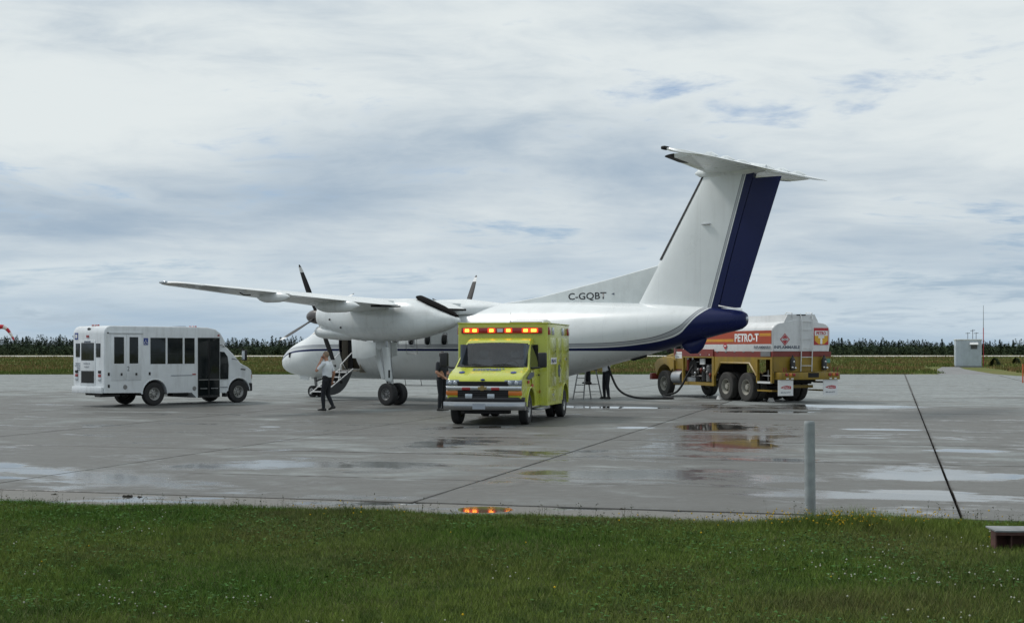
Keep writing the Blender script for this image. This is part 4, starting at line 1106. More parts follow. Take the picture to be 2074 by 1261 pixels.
# patient module
mp = [(-1.335, .45), (-1.335, 2.56), (-4.73, 2.56), (-4.73, .38), (-4.60, .38)]+list(reversed(arch(-WBA, .40, .53, 4, 176)))+[(-3.4, .40)]
mp = [(-1.335, .42), (-1.335, 2.56), (-4.73, 2.56), (-4.73, .38)]+arch(-WBA, .40, .53, 182, -2)+[(-3.45, .40)]
MOD = MB().prism(mp, -1.2, 1.2).build('patient_module', LIME, AM, .03, segs=3, bsel=lambda e: max(v.co.z for v in e.verts) > .9 and not (abs(e.verts[0].co.y-e.verts[1].co.y) > 1 and e.verts[0].co.z < 1.2))
MB().box(-1.40, -1.30, -.95, .95, .50, 2.0).build('cab_joint', M_['matte_black'], AM)
rt = MB().tube([(-1.33, -1.2, 2.56), (-1.33, 1.2, 2.56), (-4.73, 1.2, 2.56), (-4.73, -1.2, 2.56), (-1.33, -1.2, 2.56)], .018, 6).build('roof_rail', LIME, MOD)
# light bar
lb = MB().box(-1.335, -1.27, -1.10, 1.06, 2.295, 2.445).build('light_bar', M_['red_lens'], MOD, .012)
for y in (-.94, -.735, -.285, .17, .63, .845):
    w = .055 if y not in (.845,) else .07
    hs = MB().box(-1.272, -1.262, y-w-.045, y+w+.045, 2.315, 2.430).build('lamp_housing', M_['lit_glow'], lb)
    MB().box(-1.264, -1.252, y-w, y+w, 2.335, 2.41).build('lamp', M_['lit_orange'], hs)
MB().box(-1.275, -1.262, -.13, .02, 2.33, 2.42).build('scene_light', M_['clear_lens'], lb)
for sg in (-1, 1):
    for x in (-1.52, -2.06, -3.6, -4.5):
        MB().box(x-.13, x+.13, sg*1.2-.03, sg*1.2+.03, 2.26, 2.46).build('side_light', M_['red_lens'] if x in (-1.52, -4.5) else M_['clear_lens'], MOD, .015)
    pan = [(-1.45, -2.62, .50, .86), (-1.45, -2.62, .90, 2.2), (-2.68, -3.45, .95, 2.2), (-3.50, -4.66, 1.02, 2.2)]
    for i, (a, b_, z0, z1) in enumerate(pan):
        yy = sorted((sg*1.19, sg*1.209))
        p = MB().box(b_+.015, a-.015, yy[0], yy[1], z0+.012, z1-.012).build('compartment_door', LIME, MOD, .006)
        yy = sorted((sg*1.209, sg*1.235)); MB().box((a+b_)/2-.07, (a+b_)/2+.07, yy[0], yy[1], (z0+z1)/2-.03, (z0+z1)/2+.03).build('handle', M_['chrome'], p)
    yy = sorted((sg*1.207, sg*1.216))
    MB().box(-2.62, -1.75, yy[0], yy[1], 1.49, 1.66).build('name_plate', M_['plain_white'], MOD)
    t0 = (-1.82, sg*1.2185, 1.53) if sg > 0 else (-2.55, sg*1.2185, 1.53)
    text('lettering', 'AMBULANCE', MOD, t0, (-sg, 0, 0), (0, 0, 1), .09, .73, M_['sign_blue'], .01)
    st = MB()
    for k in range(3):
        M = Matrix.Translation((-3.02, sg*1.215, 1.30)) @ Matrix.Rotation(k*PI/3, 4, 'Y'); st.box(-.17, .17, -.004-.001*k, .004+.001*k, -.05, .05, M)
    st.build('star_emblem', M_['letter_grey'], MOD)
    fl_ = MB().tube([(x, sg*1.205, z) for x, z in arch(-WBA, .40, .54, 170, 10)], .018, 6).build('arch_flare', LIME, MOD)
    yy = sorted((sg*1.0, sg*1.205)); MB().box(-1.60, -1.345, yy[0], yy[1], .385, .418).build('step_guard', M_['brushed_metal'], MOD)
    MB().box(-1.30, -1.26, sg*.985-.03, sg*.985+.03, .74, .82).build('marker_lamp', M_['red_lens'], AM)
MB().box(-5.05, -4.74, -1.15, 1.15, .40, .50).build('rear_step', M_['brushed_metal'], MOD, .01)
for sg in (-1, 1): MB().box(-4.755, -4.735, min(sg*.03, sg*.7), max(sg*.03, sg*.7), .6, 2.3).build('rear_door', LIME, MOD, .004)
hood = MB().prism([(-2.0, 2.562), (-2.3, 2.67), (-2.7, 2.69), (-3.2, 2.66), (-3.5, 2.562)], .05, .95).build('roof_wedge', M_['plain_white'], MOD, .06, segs=3)  # low rounded white wedge on the module roof
MB().box(-1.72, -1.66, .12, .98, 2.562, 2.60).build('roof_strip', M_['matte_black'], MOD)
MB().tube([(-1.8, .12, 2.56), (-1.8, .12, 2.86)], [.006, .003], 5).build('radio_antenna', M_['matte_black'], MOD)
# ================================================================== minibus (local: X forward, Y left; origin under the rear axle)
BU = empty('minibus', (-12.637, 46.706, 0), math.radians(47.1), label='white cutaway minibus with glazed entrance door parked at the left', cat='minibus')
BW = M_['bus_white']; HW = .98; WBB = 3.43
bpz = [(-1.88, .46), (-1.88, 2.38), (-1.86, 2.50), (-1.79, 2.60), (-1.66, 2.645), (1.0, 2.645), (2.1, 2.63), (2.42, 2.57), (2.63, 2.44), (2.74, 2.28), (2.84, 2.06), (2.60, 2.04), (2.60, .24), (1.64, .22), (1.45, .40), (.55, .41)]+arch(0, .39, .48, 2, 178)+[(-.55, .44)]
BODY = MB().prism(bpz, -HW, HW).build('body', BW, BU, .17, segs=5, bsel=lambda e: e.verts[0].co.y*e.verts[1].co.y > 0 and min(v.co.z for v in e.verts) > 2.2 or (e.verts[0].co.y*e.verts[1].co.y > 0 and max(v.co.x for v in e.verts) < -1.8))
def side_panel(name, x0, x1, z0, z1, mt, parent, y=-HW, t0=.004, t1=.010, bev=.0, rnd=0.):
    s = -1 if y < 0 else 1
    yy = sorted((y-s*t0, y+s*t1))
    return MB().box(x0, x1, yy[0], yy[1], z0, z1).build(name, mt, parent, bev)
# side windows (near side), frames are their own pieces
for sg in (-1, 1):
    for (x0, x1) in ((-.16, .40), (.50, 1.07), (1.17, 1.55)):
        f = side_panel('window', x0-.010, x1+.010, 1.388, 2.262, M_['black_plastic'], BODY, sg*HW, t1=.006)
        side_panel('pane', x0, x1, 1.40, 2.25, M_['dark_glass'], f, sg*HW, t1=.010)
        MB().box(x0, x1, *sorted((sg*(HW+.008), sg*(HW+.013))), 1.72, 1.735).build('transom', M_['black_plastic'], f)
    # lift doors
    ld = side_panel('lift_door', -1.64, -1.085, .86, 2.36, BW, BODY, sg*HW, t1=.012, bev=.004); ld2 = side_panel('lift_door', -1.075, -.52, .86, 2.36, BW, BODY, sg*HW, t1=.012, bev=.004)
    for d, x0, x1 in ((ld, -1.53, -1.17), (ld2, -.965, -.64)):
        side_panel('pane', x0, x1, 1.41, 2.28, M_['dark_glass'], d, sg*(HW+.012), t1=.005)
        MB().box((x0+x1)/2+.06, (x0+x1)/2+.12, *sorted((sg*(HW+.012), sg*(HW+.03))), 1.02, 1.10).build('handle', M_['black_plastic'], d)
    side_panel('gutter_rail', -1.72, -.45, 2.40, 2.43, BW, BODY, sg*(HW-.01), t1=.05)
    side_panel('rub_rail', .62, 1.46, .985, 1.0, M_['letter_grey'], BODY, sg*HW, t1=.012)
    side_panel('marker_light', 1.47, 1.60, 1.005, 1.045, M_['red_lens'], BODY, sg*HW, t1=.02)
    side_panel('roof_marker', -1.78, -1.72, 2.39, 2.43, M_['black_plastic'], BODY, sg*(HW-.02), t1=.03)
    for (x, z) in ((-1.72, 1.07), (-1.72, .68), (-1.55, 1.06), (-.20, 1.07)):
        side_panel('latch', x-.035, x+.035, z-.05, z+.05, M_['matte_black'], BODY, sg*HW, t1=.008)
    for x in (-1.12, 1.55):
        MB().lathe([(.001, .0), (.075, .0), (.075, .01), (.001, .012)], 16, Matrix.Translation((x, sg*(HW+.001), .64-.1*(x > 0))) if sg > 0 else Matrix.Translation((x, -HW-.001, .64-.1*(x > 0))) @ Matrix.Rotation(PI, 4, 'Z')).build('filler_cap', M_['dull_metal'], BODY)
    # mud on the sill is in the paint; wheel flare
    MB().tube([(x, sg*HW, z) for x, z in arch(0, .39, .49, 0, 180)], .022, 6).build('arch_flare', BW, BODY)
    sg_ = side_panel('access_sign', -.43, -.26, 2.02, 2.25, M_['sign_blue'], BODY, sg*HW, t1=.006)
    w = MB(); yy = sg*(HW+.009)
    w.tube([(-.35, yy, 2.20), (-.35, yy, 2.12), (-.31, yy, 2.11), (-.29, yy, 2.06)], .010, 5); w.tube([(-.37+.04*math.cos(a), yy, 2.09+.04*math.sin(a)) for a in np.linspace(2, 6, 9)], .007, 5)
    w.build('wheelchair_mark', M_['plain_white'], sg_)
text('fleet_number', '2', BODY, (-1.05, -HW-.0145, 1.17), (1, 0, 0), (0, 0, 1), .15, .085, M_['letter_dark'], .0)
# folding entrance door with two glazed leaves
DG = M_['dark_glass']
de = side_panel('entrance_door', 1.69, 2.585, .22, 2.275, M_['black_plastic'], BODY, -HW, t1=.006)
for x0, x1 in ((1.72, 2.11), (2.165, 2.555)):
    side_panel('leaf_pane', x0, x1, .86, 2.24, DG, de, -HW, t1=.012); side_panel('leaf_pane', x0, x1, .30, .80, DG, de, -HW, t1=.012)
    side_panel('leaf_rail', x0, x1, .815, .845, M_['dull_metal'], de, -HW, t1=.016); side_panel('grab_bar', x0+.05, x1-.05, .52, .54, M_['brushed_metal'], de, -HW, t1=.03)
side_panel('door_edge', 2.135, 2.14, .24, 2.26, M_['matte_black'], de, -HW, t1=.016)
# rear: windows, lamps, plate, bumper
def rear_panel(name, y0, y1, z0, z1, mt, parent=BODY, t1=.012, bev=0.):
    return MB().box(-1.88-t1, -1.87, y0, y1, z0, z1).build(name, mt, parent, bev, segs=3)
rd = rear_panel('rear_door', -.44, .50, .70, 2.18, BW, t1=.010, bev=.006)
for (y0, y1, z0, z1) in ((-.33, .41, 1.54, 2.06), (-.33, .41, .80, 1.14)):
    w = rear_panel('rear_window', y0-.03, y1+.03, z0-.03, z1+.03, M_['black_plastic'], rd, .016, .004); rear_panel('pane', y0, y1, z0, z1, DG, w, .022)
for (y0, y1) in ((.56, .78), (-.72, -.50)):
    w = rear_panel('rear_side_window', y0-.02, y1+.02, 1.62, 2.07, M_['black_plastic'], BODY, .008); rear_panel('pane', y0, y1, 1.64, 2.05, DG, w, .014)
for sy in (-.70, .74):
    for z, m in ((1.14, 'matte_black'), (1.02, 'red_lens'), (.90, 'clear_lens')): rear_panel('tail_lamp', sy-.08, sy+.08, z-.045, z+.045, M_[m], BODY, .025, .01)
MB().box(-1.965, -1.885, -.93, .93, .44, .65).build('rear_bumper', BW, BODY, .02)
MB().box(-2.02, -1.3, -.95, -.62, .33, .40).build('tow_step', M_['matte_black'], BODY)
rear_panel('registration_panel', -.15, .25, 2.10, 2.15, M_['letter_grey'], BODY, .014)
rear_panel('number_lamp', -.03, .11, 2.26, 2.34, M_['red_lens'], BODY, .02)
ov = MB().lathe([(.09, .0), (.09, .03), (.001, .03)], 16, Matrix.Translation((-1.83, .02, 2.54)) @ Matrix.Rotation(PI/2, 4, 'Z') @ Matrix.Scale(.5, 4, (0, 0, 1))).build('identification_lamp', M_['dark_metal'], BODY)
bsn = rear_panel('access_sign', .66, .86, 2.2, 2.42, M_['sign_blue'], BODY, .008)
rear_panel('sign_border', .70, .82, 2.25, 2.37, M_['plain_white'], bsn, .010)
for i, (w, z) in enumerate(((.30, 1.40), (.34, 1.33), (.22, 1.26), (.2, 1.19))):
    rear_panel('lettering_line', .52, .52+w, z, z+.022, M_['letter_grey'], BODY, .0125)
text('rear_lettering', 'HANDICAP', rd, (-1.8955, .30, 1.38), (0, -1, 0), (0, 0, 1), .055, .42, M_['letter_grey'], .0)
text('rear_lettering', 'TRANSIT', rd, (-1.8955, .26, 1.27), (0, -1, 0), (0, 0, 1), .05, .33, M_['letter_grey'], .0)
# roof lamps
for x, y in ((-1.62, .0), (2.15, .0)):
    for k in (-1, 0, 1): MB().ball((x, y+.17*k, 2.665), (.035, .06, .03)).build('clearance_lamp', M_['red_lens'], BODY)
MB().box(1.45, 1.75, -.2, .2, 2.64, 2.675).build('roof_hatch', M_['letter_grey'], BODY, .01)
side_panel('roof_marker', 2.50, 2.58, 2.33, 2.38, M_['red_lens'], BODY, -HW+.02, t1=.03)
text('coach_lettering', 'GIRARDIN', BODY, (1.95, -.925, 2.475), (1, 0, 0), (0, .15, 1), .05, .32, M_['letter_grey'], .0)
# cutaway cab
def bwf(x, z): return .93-.10*min(max((z-1.3)/.8, 0), 1)-.09*min(max((x-3.7)/.4, 0), 1)**2
cp = [(2.55, .36), (2.55, 2.08), (2.86, 2.06), (2.93, 2.0), (3.28, 1.67), (3.52, 1.40), (3.62, 1.345), (3.86, 1.24), (4.0, 1.15), (4.05, 1.05), (4.05, .70), (3.95, .62), (3.93, .5)]+arch(WBB, .40, .47, 8, 176)+[(2.9, .36)]
CAB = MB().prism(cp, lambda x, z: -bwf(x, z), lambda x, z: bwf(x, z)).build('cab', BW, BU, .05, segs=3, bsel=lambda e: e.verts[0].co.y*e.verts[1].co.y > 0 and max(v.co.z for v in e.verts) > .95)
rows = []
for t in np.linspace(.04, .96, 5):
    x = 2.93+(3.52-2.93)*t; z = 2.0+(1.40-2.0)*t; w = bwf(x, z)-.08
    rows.append([(x+.012+.02*(1-k*k), k*w, z+.012) for k in np.linspace(-1, 1, 7)])
grid(MB(), rows).build('windshield', M_['screen_glass'], CAB)
for sg in (-1, 1):
    MB().prism([(2.64, .84), (2.98, .84), (3.0, 1.33), (2.98, 1.62), (2.86, 1.78), (2.64, 1.8)], lambda x, z: sg*(bwf(x, z)-.02), lambda x, z: sg*(bwf(x, z)+.006)).build('cab_window', DG, CAB)
    MB().prism([(2.62, .55), (3.02, .55), (3.02, .565), (2.62, .565)], lambda x, z: sg*(bwf(x, z)-.01), lambda x, z: sg*(bwf(x, z)+.006)).build('lettering_line', M_['letter_grey'], CAB)
    MB().tube([(x, sg*bwf(x, z), z) for x, z in arch(WBB, .40, .48, 4, 178)], .022, 6).build('arch_flare', BW, CAB)
    a = MB().tube([(2.80, sg*.86, 1.98), (3.3, sg*1.12, 1.93), (3.45, sg*1.2, 1.86)], .014, 6); a.tube([(3.16, sg*.88, 1.55), (3.35, sg*1.1, 1.5), (3.45, sg*1.2, 1.6)], .012, 6)
    a = a.build('mirror_arm', M_['matte_black'], CAB)
    mr = MB().box(3.43, 3.52, sg*1.2-.10, sg*1.2+.10, 1.48, 1.86).build('mirror', M_['black_plastic'], a, .02)
    MB().box(3.42, 3.428, sg*1.2-.08, sg*1.2+.08, 1.52, 1.82).build('mirror_glass', M_['clear_lens'], mr)
    MB().prism([(3.98, .82), (4.06, .82), (4.05, 1.10), (3.97, 1.13)], *sorted((sg*.55, sg*.86))).build('headlight', M_['headlamp'], CAB, .01)
    MB().prism([(3.90, .86), (4.03, .86), (4.01, 1.08), (3.90, 1.10)], *sorted((sg*.82, sg*.875))).build('turn_signal', M_['amber_lens'], CAB, .01)
    MB().prism([(2.86, .36), (2.98, .34), (2.94, .22), (2.86, .22)], *sorted((sg*.72, sg*.92))).build('mud_flap', M_['black_rubber'], CAB)
    MB().prism([(3.52, 1.20), (3.72, 1.18), (3.70, 1.14), (3.5, 1.16)], lambda x, z: sg*(bwf(x, z)-.01), lambda x, z: sg*(bwf(x, z)+.006)).build('badge', M_['dark_metal'], CAB)
MB().prism([(4.0, .76), (4.065, .76), (4.06, 1.12), (3.98, 1.16)], -.54, .54).build('grille', M_['matte_black'], CAB, .01)
bow(3.95, 4.17, .40, .68, .92, .06).build('front_bumper', M_['dark_metal'], CAB)
MB().tube([(3.2, -.6, 1.70), (3.08, -.2, 1.88)], .01, 5).build('wiper', M_['matte_black'], CAB)
MB().box(-1.7, 3.9, -.5, .5, .36, .56).build('chassis', M_['matte_black'], BU)
MB().cyl((0, -.7, .38), (0, .7, .38), .07).build('rear_axle', M_['matte_black'], BU)
MB().box(.75, 1.35, -.9, -.55, .28, .42).build('fuel_tank', M_['matte_black'], BU, .03)
tm, rm, hm = wheel_mesh(.39, .22, .21, .04)
BWH = (tm.mesh('wheel', M_TIRE, angle=30), rm.mesh('rim', M_['rim_steel']), hm.mesh('hub', [M_['dark_metal'], M_['matte_black']]))
for sg in (-1, 1):
    add_wheel(BU, 0, sg*.86, .39, sg, BWH); add_wheel(BU, WBB, sg*.82, .39, sg, BWH)
# ================================================================== fuel truck (local: X forward, Y left; origin under the rearmost axle)
TR = empty('fuel_truck', (9.471, 50.028, 0), math.radians(113.0), label='yellow and white fuel tanker truck with red side band behind the aircraft tail', cat='fuel truck')
TY, TRD, TW = M_['truck_yellow'], M_['truck_red'], M_['tank_white']
XR, XF = -1.77, 4.15
def tank_ring(x, k=1., n=10):
    """flat-sided tank with rounded shoulders"""
    w, zb, zt = 1.22*k, 1.80, 2.92
    zc = (zb+zt)/2; half = [(w*.97, zb), (w, zb+.25), (w, zb+.62)]
    half += [(w-.36*(1-math.cos(a)), zb+.72+.28*math.sin(a)) for a in np.linspace(.1, PI/2, 6)]
    half += [(w*.45, zt-.07), (w*.2, zt)]
    pts = [(x, y, zc+(z-zc)*(.6+.4*k) if k < 1 else z) for y, z in half]+[(x, -y, zc+(z-zc)*(.6+.4*k) if k < 1 else z) for y, z in reversed(half)]
    return pts
TANK = MB().loft([tank_ring(XR, .955), tank_ring(XR+.03, .985), tank_ring(XR+.09, 1.), tank_ring(1.2), tank_ring(XF-.09, 1.), tank_ring(XF, .96)]).build('tank', TW, TR, angle=30)
# coaming (roll-over box) along the top
MB().prism([(XR+.03, 2.80), (XR+.03, 3.09), (XF-.1, 3.05), (XF-.1, 2.80)], -.58, -.50).build('coaming', TW, TANK)
MB().prism([(XR+.03, 2.80), (XR+.03, 3.09), (XF-.1, 3.05), (XF-.1, 2.80)], .50, .58).build('coaming', TW, TANK)
MB().add([(XR+.025, -.72, 2.83), (XR+.025, .72, 2.83), (XR+.025, .56, 3.10), (XR+.025, -.56, 3.10), (XR+.06, -.72, 2.83), (XR+.06, .72, 2.83), (XR+.06, .56, 3.10), (XR+.06, -.56, 3.10)],
         [(0, 1, 2, 3), (7, 6, 5, 4), (0, 4, 5, 1), (1, 5, 6, 2), (2, 6, 7, 3), (3, 7, 4, 0)]).build('coaming_end', TW, TANK)
MB().box(XR+.015, XR+.03, -.18, .20, 3.06, 3.10).build('coaming_slot', M_['matte_black'], TANK)
for sg in (-1, 1):
    MB().tube([(XR+.02, sg*.38, 2.98), (XR-.02, sg*.42, 3.14), (XR+.3, sg*.42, 3.17), (XR+.42, sg*.42, 3.08)], .018, 6).build('grab_rail', TW, TANK)
for x in (-.4, 1.2, 2.8): MB().lathe([(.25, 0), (.25, .14), (.2, .2), (.001, .2)], 18, Matrix.Translation((x, 0, 2.9)) @ Matrix.Rotation(PI/2, 4, 'X')).build('hatch', M_['dull_metal'], TANK)
# painted side band and lettering (both flanks)
for sg in (-1, 1):
    f = lambda a, b: sorted((sg*a, sg*b))
    MB().box(XR+.06, XF-.15, *f(1.21, 1.2235), 2.06, 2.535).build('red_band', M_['band_red'], TANK)
    for z in (2.44, 2.385): MB().box(-1.0-.70, -.98, *f(1.2235, 1.2255), z-.1+.06, z-.1+.092).build('yellow_stripe', M_['band_yellow'], TANK)
    for z in (2.22, 2.165): MB().box(.72, 3.6, *f(1.2235, 1.2255), z-.01, z+.022).build('yellow_stripe', M_['band_yellow'], TANK)
    o = (.64, 1.2265, 2.14) if sg > 0 else (-.93, -1.2265, 2.14)
    text('brand_lettering', 'PETRO-T', TANK, o, (-sg, 0, 0), (0, 0, 1), .30, 1.57, M_['plain_white'], .035)
    o = (-.62, 1.2265, 1.90) if sg > 0 else (-1.70, -1.2265, 1.90)
    text('warning_lettering', 'INFLAMMABLE', TANK, o, (-sg, 0, 0), (0, 0, 1), .10, 1.06, M_['letter_grey'], .02)
    dm = MB().add([(1.29+a, sg*1.229, 2.0+b) for a, b in ((-.14, 0), (0, .14), (.14, 0), (0, -.14))], [(0, 1, 2, 3)]).build('hazard_diamond', M_['sign_red'], TANK)
    MB().box(1.22, 1.36, *f(1.2295, 1.231), 1.975, 2.02).build('diamond_bar', M_['plain_white'], dm)
# rear face prints
XB = XR-.006
dm = MB().add([(XB, .70+a, 2.22+b) for a, b in ((-.205, 0), (0, .215), (.205, 0), (0, -.215))], [(0, 1, 2, 3)]).build('hazard_diamond', M_['sign_red'], TANK)
MB().add([(XB-.002, .70+a, 2.22+b) for a, b in ((-.165, 0), (0, .175), (.165, 0), (0, -.175))], [(0, 1, 2, 3)]).build('diamond_border', M_['plain_white'], dm)
MB().add([(XB-.004, .70+a, 2.22+b) for a, b in ((-.15, 0), (0, .16), (.15, 0), (0, -.16))], [(0, 1, 2, 3)]).build('diamond_field', M_['sign_red'], dm)
MB().box(XB-.008, XB-.006, .575, .825, 2.185, 2.255).build('diamond_bar', M_['plain_white'], dm)
text('diamond_number', '1863', dm, (XB-.0095, .80, 2.195), (0, -1, 0), (0, 0, 1), .05, .2, M_['letter_dark'], .02)
text('warning_lettering', 'INFLAMMABLE', TANK, (XB, 1.14, 1.90), (0, -1, 0), (0, 0, 1), .105, 1.06, M_['letter_grey'], .025)
ps = MB().box(XB-.006, XB+.02, -1.12, -.51, 2.03, 2.63).build('poster', M_['sign_red'], TANK)
MB().box(XB-.009, XB-.006, -1.09, -.54, 2.05, 2.53).build('poster_white', M_['plain_white'], ps)
MB().box(XB-.011, XB-.009, -1.09, -.54, 2.05, 2.355).build('poster_orange', M_['band_yellow'], ps)
MB().add([(XB-.0125, y, z) for y, z in ((-1.09, 2.05), (-.54, 2.05), (-.54, 2.18), (-.70, 2.06), (-.93, 2.06), (-1.09, 2.18))], [(0, 1, 2, 3, 4, 5)]).build('poster_flame', M_['sign_red'], ps)
text('poster_lettering', 'PETRO', ps, (XB-.013, -.61, 2.385), (0, -1, 0), (0, 0, 1), .12, .40, M_['sign_red'], .03)
text('poster_letter', 'T', ps, (XB-.0135, -.69, 2.06), (0, -1, 0), (0, 0, 1), .29, .25, M_['plain_white'], .07)
# ladder
la = MB()
for y in (.06, -.40):
    la.tube([(XR-.03, y*1.0, 1.10), (XR-.07, y, 1.8), (XR-.09, y, 2.6), (XR-.06, y-.02, 2.95), (XR+.04, y-.03, 3.12)], .020, 6)
LAD = la.build('ladder', TW, TR)
for z in (1.30, 1.60, 1.92, 2.24, 2.56, 2.85): MB().cyl((XR-.06, .06, z), (XR-.06, -.40, z), .014, n=6).build('rung', TW, LAD)
# body below the tank: red sill, yellow skirts with open cabinets
f = MB().box(XR+.02, 2.12, -1.20, 1.20, 1.60, 1.80).build('sill', TRD, TR)
MB().box(2.12, 4.42, -1.24, 1.24, 1.61, 1.88).build('front_sill', TRD, TR)
MB().box(2.14, 4.40, -1.2, 1.2, 1.875, 1.90).build('sill_ledge', M_['plain_white'], TR)
for x in np.linspace(-1.2, 1.8, 6): MB().box(x, x+.14, 1.195, 1.215, 1.765, 1.80).build('tank_bracket', M_['dull_metal'], TR)
for i, x in enumerate((2.35, 2.5, 3.0, 3.15)): MB().box(x, x+.05, 1.235, 1.25, 1.66, 1.69).build('sill_lamp', M_['red_lens'] if i % 2 else M_['plain_white'], TR)
# skirt plates on both flanks; the arch panel has its trapezoid opening
for sg in (-1, 1):
    f = lambda a, b: sorted((sg*a, sg*b))
    MB().prism([(2.12, 1.60), (2.12, .9), (1.98, .90), (1.60, 1.38), (-.34, 1.38), (-.78, .95), (-.78, 1.60)], *f(1.19, 1.22)).build('arch_panel', TY, TR)
    MB().tube([(1.98, sg*1.225, .88), (1.60, sg*1.225, 1.38), (-.34, sg*1.225, 1.38), (-.80, sg*1.225, .93)], .035, 4).build('arch_trim', TY, TR)
    # pump cabinet frame
    MB().box(2.06, 2.20, *f(1.14, 1.24), .51, 1.61).build('cabinet_post', TY, TR); MB().box(4.32, 4.42, *f(1.14, 1.24), .51, 1.61).build('cabinet_post', TY, TR)
    MB().box(2.20, 4.32, *f(1.10, 1.24), .51, .63).build('cabinet_sill', TY, TR); MB().box(2.20, 4.32, *f(1.16, 1.235), 1.555, 1.61).build('cabinet_head', TY, TR)
    # rear cabinet frame
    MB().box(-.86, -.78, *f(1.14, 1.235), .70, 1.60).build('cabinet_post', TY, TR); MB().box(XR+.0, XR+.10, *f(1.14, 1.235), .70, 1.60).build('cabinet_post', TY, TR)
    MB().box(XR+.10, -.86, *f(1.14, 1.235), .68, .75).build('cabinet_sill', TW, TR); MB().box(XR+.10, -.86, *f(1.14, 1.235), 1.52, 1.60).build('cabinet_head', TY, TR)
    MB().box(-1.65, -1.05, *f(1.18, 1.226), 1.63, 1.80).build('meter_box', M_['dull_metal'], TR)
    MB().box(-1.72, -.80, *f(.95, 1.2), .40, .45).build('rear_step', TY, TR)
MB().box(2.2, 4.3, -.3, .3, .55, 1.60).build('cabinet_back', M_['matte_black'], TR)
MB().box(XR+.06, -.88, -.6, .6, .72, 1.58).build('cabinet_back', M_['matte_black'], TR)
# pump, filter, meters, pipes in the cabinet
rs_ = random.Random(4)
for i in range(3):
    x = 2.5+.34*i; MB().cyl((x, .95, .66), (x, .95, 1.15+.1*rs_.random()), .12, n=14).ball((x, .95, 1.2), .12).build('filter_vessel', M_['dull_metal' if i % 2 else 'dark_metal'], TR)
for i in range(7):
    x = 2.35+.22*i; z = .9+.25*rs_.random(); MB().ball((x, 1.08, z), (.07, .06, .07), 10, 6).cyl((x, 1.08, z), (x+.14, 1.0, z-.12), .03, n=8).build('valve', M_[('brushed_metal', 'truck_red', 'dull_metal')[i % 3]], TR)
for z in (.74, 1.0, 1.28): MB().tube([(2.3, .9, z), (3.1, .95, z), (3.3, 1.0, z+.12), (4.2, .95, z+.1)], .03, 8).build('pipe', M_['dull_metal'], TR)
MB().box(2.95, 3.30, 1.06, 1.10, 1.30, 1.52).build('gauge_plate', M_['plain_white'], TR)
MB().box(3.60, 4.25, .9, 1.12, .64, .80).build('hose_tray', M_['brushed_metal'], TR)
MB().cyl((3.95, .62, 1.2), (3.95, 1.02, 1.2), .30, n=20).build('hose_reel', M_['black_rubber'], TR)
for x in (3.75, 4.12): MB().box(x, x+.10, 1.1, 1.13, 1.48, 1.56).build('tag_plate', M_['plain_white'], TR)
MB().tube([(-1.35, 1.1, .78), (-1.35, 1.1, 1.15)], .02, 6).tube([(-1.65, 1.12, .95), (-1.0, 1.12, .95)], .012, 6).build('nozzle_rack', M_['brushed_metal'], TR)
# rear: panel, bumper, lamps, extinguishers, flaps
MB().box(XR-.0, XR+.05, -1.22, 1.2, 1.10, 1.62).build('rear_panel', TY, TR)
MB().box(XR-.012, XR+.03, -1.235, 1.205, 1.62, 1.795).build('rear_sill', TRD, TR)
bm_ = MB().box(XR-.42, XR+.1, -1.32, 1.12, .82, 1.08).build('rear_bumper', TY, TR, .015)
MB().box(XR-.43, XR-.41, -.42, .02, .90, 1.06).build('step_hole', M_['matte_black'], bm_)
for sy in (.78, -1.02):
    for k in range(3): MB().box(XR-.445, XR-.42, sy-.22+.15*k, sy-.11+.15*k, .95, 1.05).build('tail_lamp', M_['red_lens'] if k != 1 else M_['amber_lens'], bm_, .008)
    for k in range(2): MB().box(XR-.43, XR-.415, sy-.15+.2*k, sy-.05+.2*k, .84, .88).build('reflector', M_['plain_white'], bm_)
for sy in (1.0, .9, -1.1, -1.25): MB().tube([(XR-.36, sy, 1.08), (XR-.36, sy, 1.24)], .02, 6).build('guard_post', M_['truck_red'], bm_)
for sy in (.46, -.86):
    ex_ = MB().lathe([(.001, 0), (.09, 0), (.095, .04), (.095, .36), (.06, .44), (.03, .47), (.03, .53), (.001, .53)], 14, Matrix.Translation((XR-.12, sy, 1.14)) @ Matrix.Rotation(PI/2, 4, 'X')).build('extinguisher', M_['dark_metal'], TR)
    MB().ball((XR-.2, sy-.06, 1.22), .05, 8, 6).build('valve', M_['chrome'], ex_); MB().ball((XR-.2, sy+.06, 1.24), .045, 8, 6).build('valve', M_['chrome'], ex_)
    MB().ball((XR-.2, sy, 1.44), .04, 8, 6).build('gauge', M_['chrome'], ex_)
MB().box(XR-.02, XR-.005, -1.2, -.98, 1.40, 1.55).build('green_tag', mat('tag_green', (.10, .28, .20), .5), TR)
for (y0, y1) in ((.60, 1.22), (-1.26, -.65)):
    fl_ = MB().box(XR-.36, XR-.345, y0, y1, .27, .815).build('mud_flap', M_['plain_white'], TR)
    yc = (y0+y1)/2
    MB().add([(XR-.363, yc+.22, .55), (XR-.363, yc+.10, .60), (XR-.363, yc-.05, .62), (XR-.363, yc-.22, .60), (XR-.363, yc-.22, .50), (XR-.363, yc+.05, .50)], [(0, 1, 2, 3, 4, 5)]).build('flap_emblem', M_['sign_red'], fl_)
    text('flap_lettering', 'PETRO-T', fl_, (XR-.365, yc+.12, .515), (0, -1, 0), (0, 0, 1), .06, .30, M_['plain_white'], .02)
    text('flap_number', '800-363-0777', fl_, (XR-.363, yc+.2, .36), (0, -1, 0), (0, 0, 1), .045, .40, M_['letter_grey'], .02)
